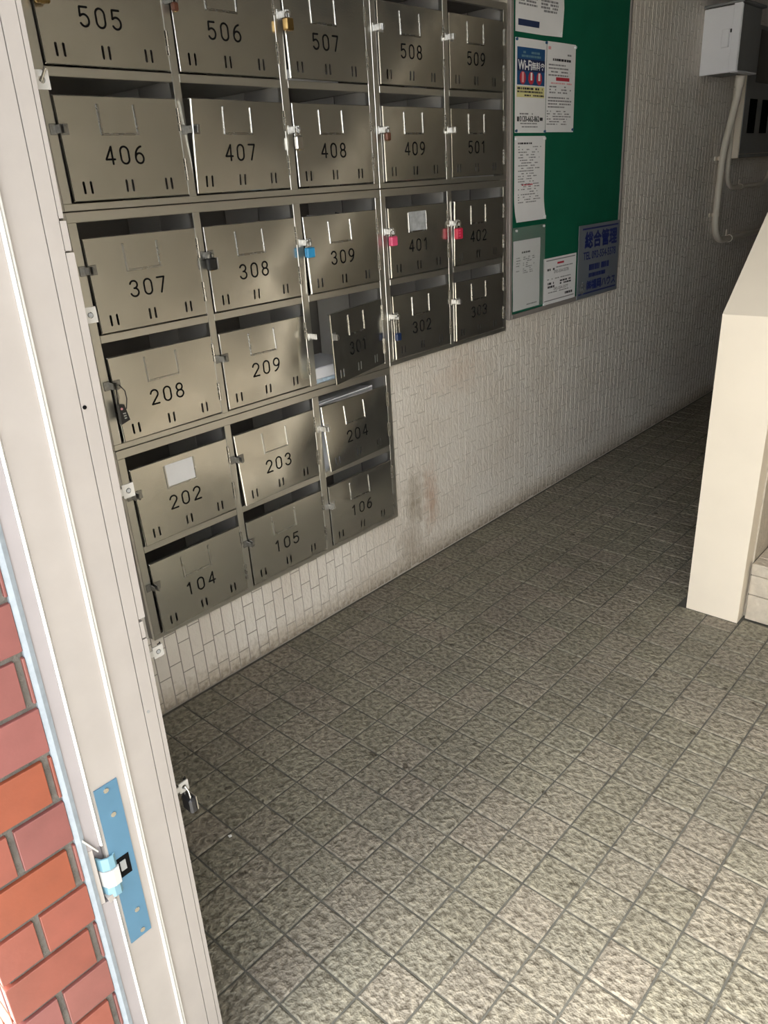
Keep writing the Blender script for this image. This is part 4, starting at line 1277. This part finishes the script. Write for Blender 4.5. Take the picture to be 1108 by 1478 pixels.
bars(rt, fn, [(0.014, 0.027, 0.038, 0.054), (0.170, 0.192, 0.041, 0.052)], 'ink_dark', 'printed_marks')
bars(rt, fn, textlines(0.035, 0.15, 0.033, 1, 0.01, 0.004, 12, ragged=0.02) + textlines(0.045, 0.155, 0.022, 1, 0.01, 0.004, 13, ragged=0.02), 'ink', 'printed_lines')
# letter beside it
rt, fn, w, h = sheet('notice_sheet', 'white letter with a red bar pinned right of the Wi-Fi poster', 'notice', 2.884, 3.094, 1.530, 1.836,
                     curl=lambda s, t: 0.003 * math.sin(2.5 * s), pins=((0.97, 0.97, 'whitepin'), (0.95, 0.03, 'bluepin')))
bars(rt, fn, [(0.065, 0.165, 0.178, 0.190)], 'ink_red', 'red_bar')
bars(rt, fn, [(0.008, 0.026, 0.280, 0.290)] + textlines(0.03, 0.185, 0.172, 1, 0.01, 0.005, 21, ragged=0.05), 'ink_pink', 'printed_lines')
bars(rt, fn, textlines(0.04, 0.175, 0.252, 1, 0.01, 0.008, 22, ragged=0.02), 'ink_dark', 'heading')
bars(rt, fn, textlines(0.145, 0.175, 0.270, 1, 0.01, 0.006, 33, ragged=0.02) + textlines(0.012, 0.19, 0.233, 4, 0.0115, 0.005, 23) + textlines(0.02, 0.19, 0.160, 3, 0.010, 0.005, 24, fill=0.7) + textlines(0.012, 0.19, 0.122, 4, 0.0105, 0.005, 25) + textlines(0.006, 0.19, 0.075, 6, 0.0090, 0.004, 26, fill=0.75), 'ink')
# long notice with a curled foot
rt, fn, w, h = sheet('notice_sheet', 'long printed notice with curled lower edge below the Wi-Fi poster', 'notice', 2.668, 2.883, 1.216, 1.517,
                     curl=lambda s, t: 0.022 * max(0, 0.3 - t) ** 2 * 11, shift=lambda s, t: -0.016 * max(0, 0.3 - t) ** 2 * 11, pins=((0.03, 0.97, 'whitepin'), (0.97, 0.97, 'whitepin'), (0.95, 0.03, 'whitepin')))
bars(rt, fn, textlines(0.022, 0.12, 0.279, 1, 0.01, 0.006, 31, ragged=0.02), 'ink_dark', 'heading')
bars(rt, fn, textlines(0.025, 0.19, 0.266, 22, 0.0093, 0.0036, 32, fill=0.62), 'ink')
bars(rt, fn, textlines(0.05, 0.13, 0.134, 1, 0.01, 0.005, 34, ragged=0.05), 'ink_red', 'red_line')
# clear sleeve with paper
rt, fn, w, h = sheet('plastic_sleeve', 'greyish clear plastic sleeve at the lower left of the green board', 'sleeve', 2.655, 2.892, 0.876, 1.196, m='sleeve', x=0.0175,
                     pins=((0.08, 0.965, 'whitepin'), (0.93, 0.975, 'whitepin')))
rt, fn, w, h = sheet('notice_sheet', 'white list inside the clear sleeve on the board', 'notice', 2.664, 2.862, 0.877, 1.146, curl=lambda s, t: 0.001 * math.sin(9 * t))
bars(rt, fn, textlines(0.06, 0.125, 0.226, 1, 0.01, 0.007, 41, ragged=0.02), 'ink_dark', 'heading')
bars(rt, fn, textlines(0.022, 0.055, 0.205, 6, 0.010, 0.0035, 42, fill=0.8) + textlines(0.072, 0.16, 0.205, 9, 0.0075, 0.0035, 43, fill=0.6) + textlines(0.10, 0.18, 0.018, 1, 0.01, 0.005, 44, ragged=0.02), 'ink')
# contact card
rt, fn, w, h = sheet('notice_sheet', 'small white contact card between the sleeve and the blue sign', 'notice', 2.893, 3.163, 0.866, 1.056, pins=((0.03, 0.03, 'whitepin'),))
bars(rt, fn, [(0.02, w - 0.01, h - 0.012, h - 0.008)], 'ink', 'rule')
bars(rt, fn, [(0.01, w - 0.012, 0.014, 0.018)], 'ink', 'rule')
bars(rt, fn, [(0.11, 0.165, h - 0.030, h - 0.022)], 'ink_red', 'red_heading')
bars(rt, fn, textlines(0.03, 0.09, h - 0.043, 1, 0.01, 0.009, 51, ragged=0.02) + textlines(0.035, 0.09, 0.090, 2, 0.014, 0.009, 52, ragged=0.1) + textlines(0.135, 0.23, 0.092, 2, 0.011, 0.007, 53, ragged=0.05) + textlines(0.18, 0.245, 0.037, 1, 0.01, 0.010, 54, ragged=0.02), 'ink_dark', 'bold_lines')
bars(rt, fn, textlines(0.10, 0.24, h - 0.040, 1, 0.01, 0.004, 55, ragged=0.02) + textlines(0.03, 0.235, 0.105, 1, 0.01, 0.004, 56, ragged=0.05) + textlines(0.04, 0.23, 0.050, 1, 0.01, 0.004, 57, ragged=0.05), 'ink')
lettering(rt, fn, '092-554-5578', 0.085, h - 0.066, 0.205, h - 0.053, 'ink_dark')
lettering(rt, fn, '092-554-5577', 0.085, 0.054, 0.205, 0.066, 'ink_dark')
# blue sign
SY0, SY1, SZ0, SZ1 = 3.166, 3.545, 0.852, 1.164
sg = thing('sign_panel', 'dark blue grey plastic management sign at the lower right of the board', 'sign', (0.018, (SY0 + SY1) / 2, SZ0))
q = MB(); q.box(0.0178, 0.0215, SY0, SY1, SZ0, SZ1, bev=0.001); q.build('panel', M['sign'], sg)
sfn = lambda u, v, n: (0.0215 + n, SY0 + u, SZ0 + v)
sw, sh_ = SY1 - SY0, SZ1 - SZ0
bars(sg, sfn, [(0.03, sw - 0.015, sh_ - 0.020, sh_ - 0.013)], 'sign_ink', 'rule', 0.0004)
bars(sg, sfn, [(0.012, sw - 0.012, 0.016, 0.023)], 'sign_ink', 'rule', 0.0004)
lettering(sg, sfn, '総合管理', 0.055, sh_ - 0.098, sw - 0.025, sh_ - 0.030, 'sign_ink', 0.0004, bold=0.0030)
lettering(sg, sfn, 'TEL 092-554-5578', 0.045, sh_ - 0.146, sw - 0.030, sh_ - 0.114, 'sign_ink', 0.0004, bold=0.0010)
bars(sg, sfn, textlines(0.10, 0.29, 0.142, 1, 0.01, 0.026, 61, ragged=0.02) + textlines(0.09, 0.26, 0.104, 1, 0.01, 0.018, 62, ragged=0.02), 'sign_ink', 'printed_lines', 0.0004)
lettering(sg, sfn, '㈱福岡ハウス', 0.085, 0.032, sw - 0.020, 0.072, 'sign_ink', 0.0004, bold=0.0022)
q = MB()
ribbon(q, arc(0.046, 0.042, 0.018, 0.018, 0, 360, 18), 0.0045, 0.0006)
ribbon(q, [(0.046, 0.060), (0.046, 0.070)], 0.004, 0.0006); ribbon(q, arc(0.043, 0.040, 0.004, 0.004, 0, 360, 8), 0.003, 0.0006)
q.map(lambda u, v, n: sfn(u, v, n)); q.build('emblem', M['whitepin'], sg, flatface=True)

# ------------------------------------------------------------------ electrical boxes and conduits
eb = thing('switch_box', 'white enamelled switch box with handle high on the far left wall', 'electrical box', (0.0, 4.5, 1.787))
q = MB(); q.box(0.001, 0.180, 4.372, 4.645, 1.790, 2.072, bev=0.004); q.build('case', M['boxgrey'], eb)
q = MB(); q.box(0.001, 0.186, 4.362, 4.373, 1.784, 2.070, bev=0.003); q.build('front_panel', M['boxwhite'], eb)
q = MB(); q.box(0.145, 0.184, 4.356, 4.362, 1.786, 2.078, bev=0.002); q.build('edge_trim', M['boxwhite'], eb)
q = MB(); q.box(0.100, 0.136, 4.350, 4.362, 1.893, 1.972, bev=0.003); hd_ = q.build('handle', M['boxwhite'], eb)
q = MB(); q.box(0.137, 0.143, 4.357, 4.3625, 1.955, 1.970); q.build('key_slot', M['black'], eb)
q = MB(); q.box(-0.0, 0.196, 4.352, 4.665, 2.073, 2.085, bev=0.003); q.build('lid', M['boxgrey'], eb)
q = MB(); q.box(0.150, 0.186, 4.376, 4.640, 1.783, 1.7895); q.build('bottom_lip', M['boxwhite'], eb)

mb_ = thing('meter_box', 'grey louvred meter box with cream side on the far left wall', 'electrical box', (0.0, 5.35, 1.39))
q = MB(); q.box(0.0005, 0.056, 4.884, 5.90, 1.393, 2.05, bev=0.003); q.build('case', M['boxcream'], mb_)
q = MB(); q.box(0.056, 0.060, 4.890, 5.90, 1.415, 2.05, bev=0.001); fp = q.build('front_cover', M['boxgrey'], mb_)
q = MB(); q.box(0.056, 0.059, 4.890, 5.90, 1.394, 1.413, bev=0.001); q.build('bottom_rail', M['boxgrey'], mb_)
for k in range(4):
    ya = 4.966 + k * 0.205
    q = MB(); q.box(0.0595, 0.0612, ya, ya + 0.120, 1.520, 1.694, bev=0.0005); q.build('louvre', M['dark'], mb_)
q = MB(); q.box(0.0596, 0.0612, 5.02, 5.86, 1.775, 2.03, bev=0.0005); q.build('window', M['glass'], mb_)

def bez(pts, n=8):
    """rounded polyline through control corners: list of (point, corner radius)"""
    out = []
    P = [Vector(p) for p, _ in pts]
    for i, (p, r) in enumerate(pts):
        if i in (0, len(pts) - 1) or r == 0:
            out.append(P[i]); continue
        d0 = (P[i - 1] - P[i]).normalized(); d1 = (P[i + 1] - P[i]).normalized()
        a = P[i] + d0 * r; c = P[i] + d1 * r
        for k in range(n + 1):
            t = k / n
            out.append(a * (1 - t) ** 2 + P[i] * 2 * t * (1 - t) + c * t * t)
    return out
cd = thing('conduit_pipe', 'thick beige conduit running down from the switch box', 'pipe', (0.02, 4.75, 0.95))
path = bez([((0.125, 4.60, 1.786), 0), ((0.112, 4.62, 1.70), 0.03), ((0.024, 4.735, 1.42), 0.10), ((0.022, 4.735, 0.955), 0.16), ((0.022, 5.95, 0.955), 0)], 10)
q = MB(); q.tube(path, 0.0185, 14); q.build('tube', M['conduit'], cd, smooth=True)
q = MB(); q.tube([(0.125, 4.60, 1.787), (0.118, 4.61, 1.735)], 0.0245, 14); q.build('coupling', M['conduit'], cd, smooth=True)
for (pa, pb) in (((0.022, 4.735, 1.408), (0.022, 4.735, 1.388)), ((0.022, 4.735, 1.115), (0.022, 4.735, 1.095)), ((0.022, 4.985, 0.955), (0.022, 5.005, 0.955))):
    q = MB(); q.tube([pa, pb], 0.0225, 14)
    if pa[1] == pb[1]: q.box(0.0005, 0.006, pa[1] - 0.05, pa[1] + 0.01, pb[2], pa[2])
    else: q.box(0.0005, 0.006, pa[1], pb[1], pa[2] - 0.01, pa[2] + 0.05)
    q.build('saddle_clip', M['conduit'], cd, smooth=True)
c2 = thing('conduit_pipe', 'thin beige conduit looping under the meter box', 'pipe', (0.014, 5.1, 1.24))
path = bez([((0.014, 4.862, 1.75), 0), ((0.014, 4.868, 1.238), 0.12), ((0.014, 5.585, 1.238), 0.13), ((0.024, 5.600, 1.392), 0)], 10)
q = MB(); q.tube(path, 0.0125, 12); q.build('tube', M['conduit'], c2, smooth=True)
q = MB(); q.tube([(0.014, 5.105, 1.238), (0.014, 5.125, 1.238)], 0.0155, 12); q.box(0.0005, 0.005, 5.105, 5.125, 1.24, 1.275); q.build('saddle_clip', M['conduit'], c2, smooth=True)
q = MB(); q.tube([(0.0235, 5.599, 1.362), (0.024, 5.600, 1.391)], 0.0165, 12); q.build('coupling', M['conduit'], c2, smooth=True)

# scrap on the floor
d = RM @ Vector((332 - _c[0], 1207 - _c[1], F_PX)); sc = CAM + d * ((0 - CAM.z) / d.z)
q = MB(); q.prism([(sc.x - 0.004, sc.y - 0.003), (sc.x + 0.003, sc.y - 0.004), (sc.x + 0.005, sc.y + 0.002), (sc.x, sc.y + 0.004)], 0.0008, 0.003, 'z')
tag(q.build('paper_scrap', M['paper'], loc=(sc.x, sc.y, 0.001)), 'tiny white scrap lying on the dark floor tiles near the frame', 'scrap')
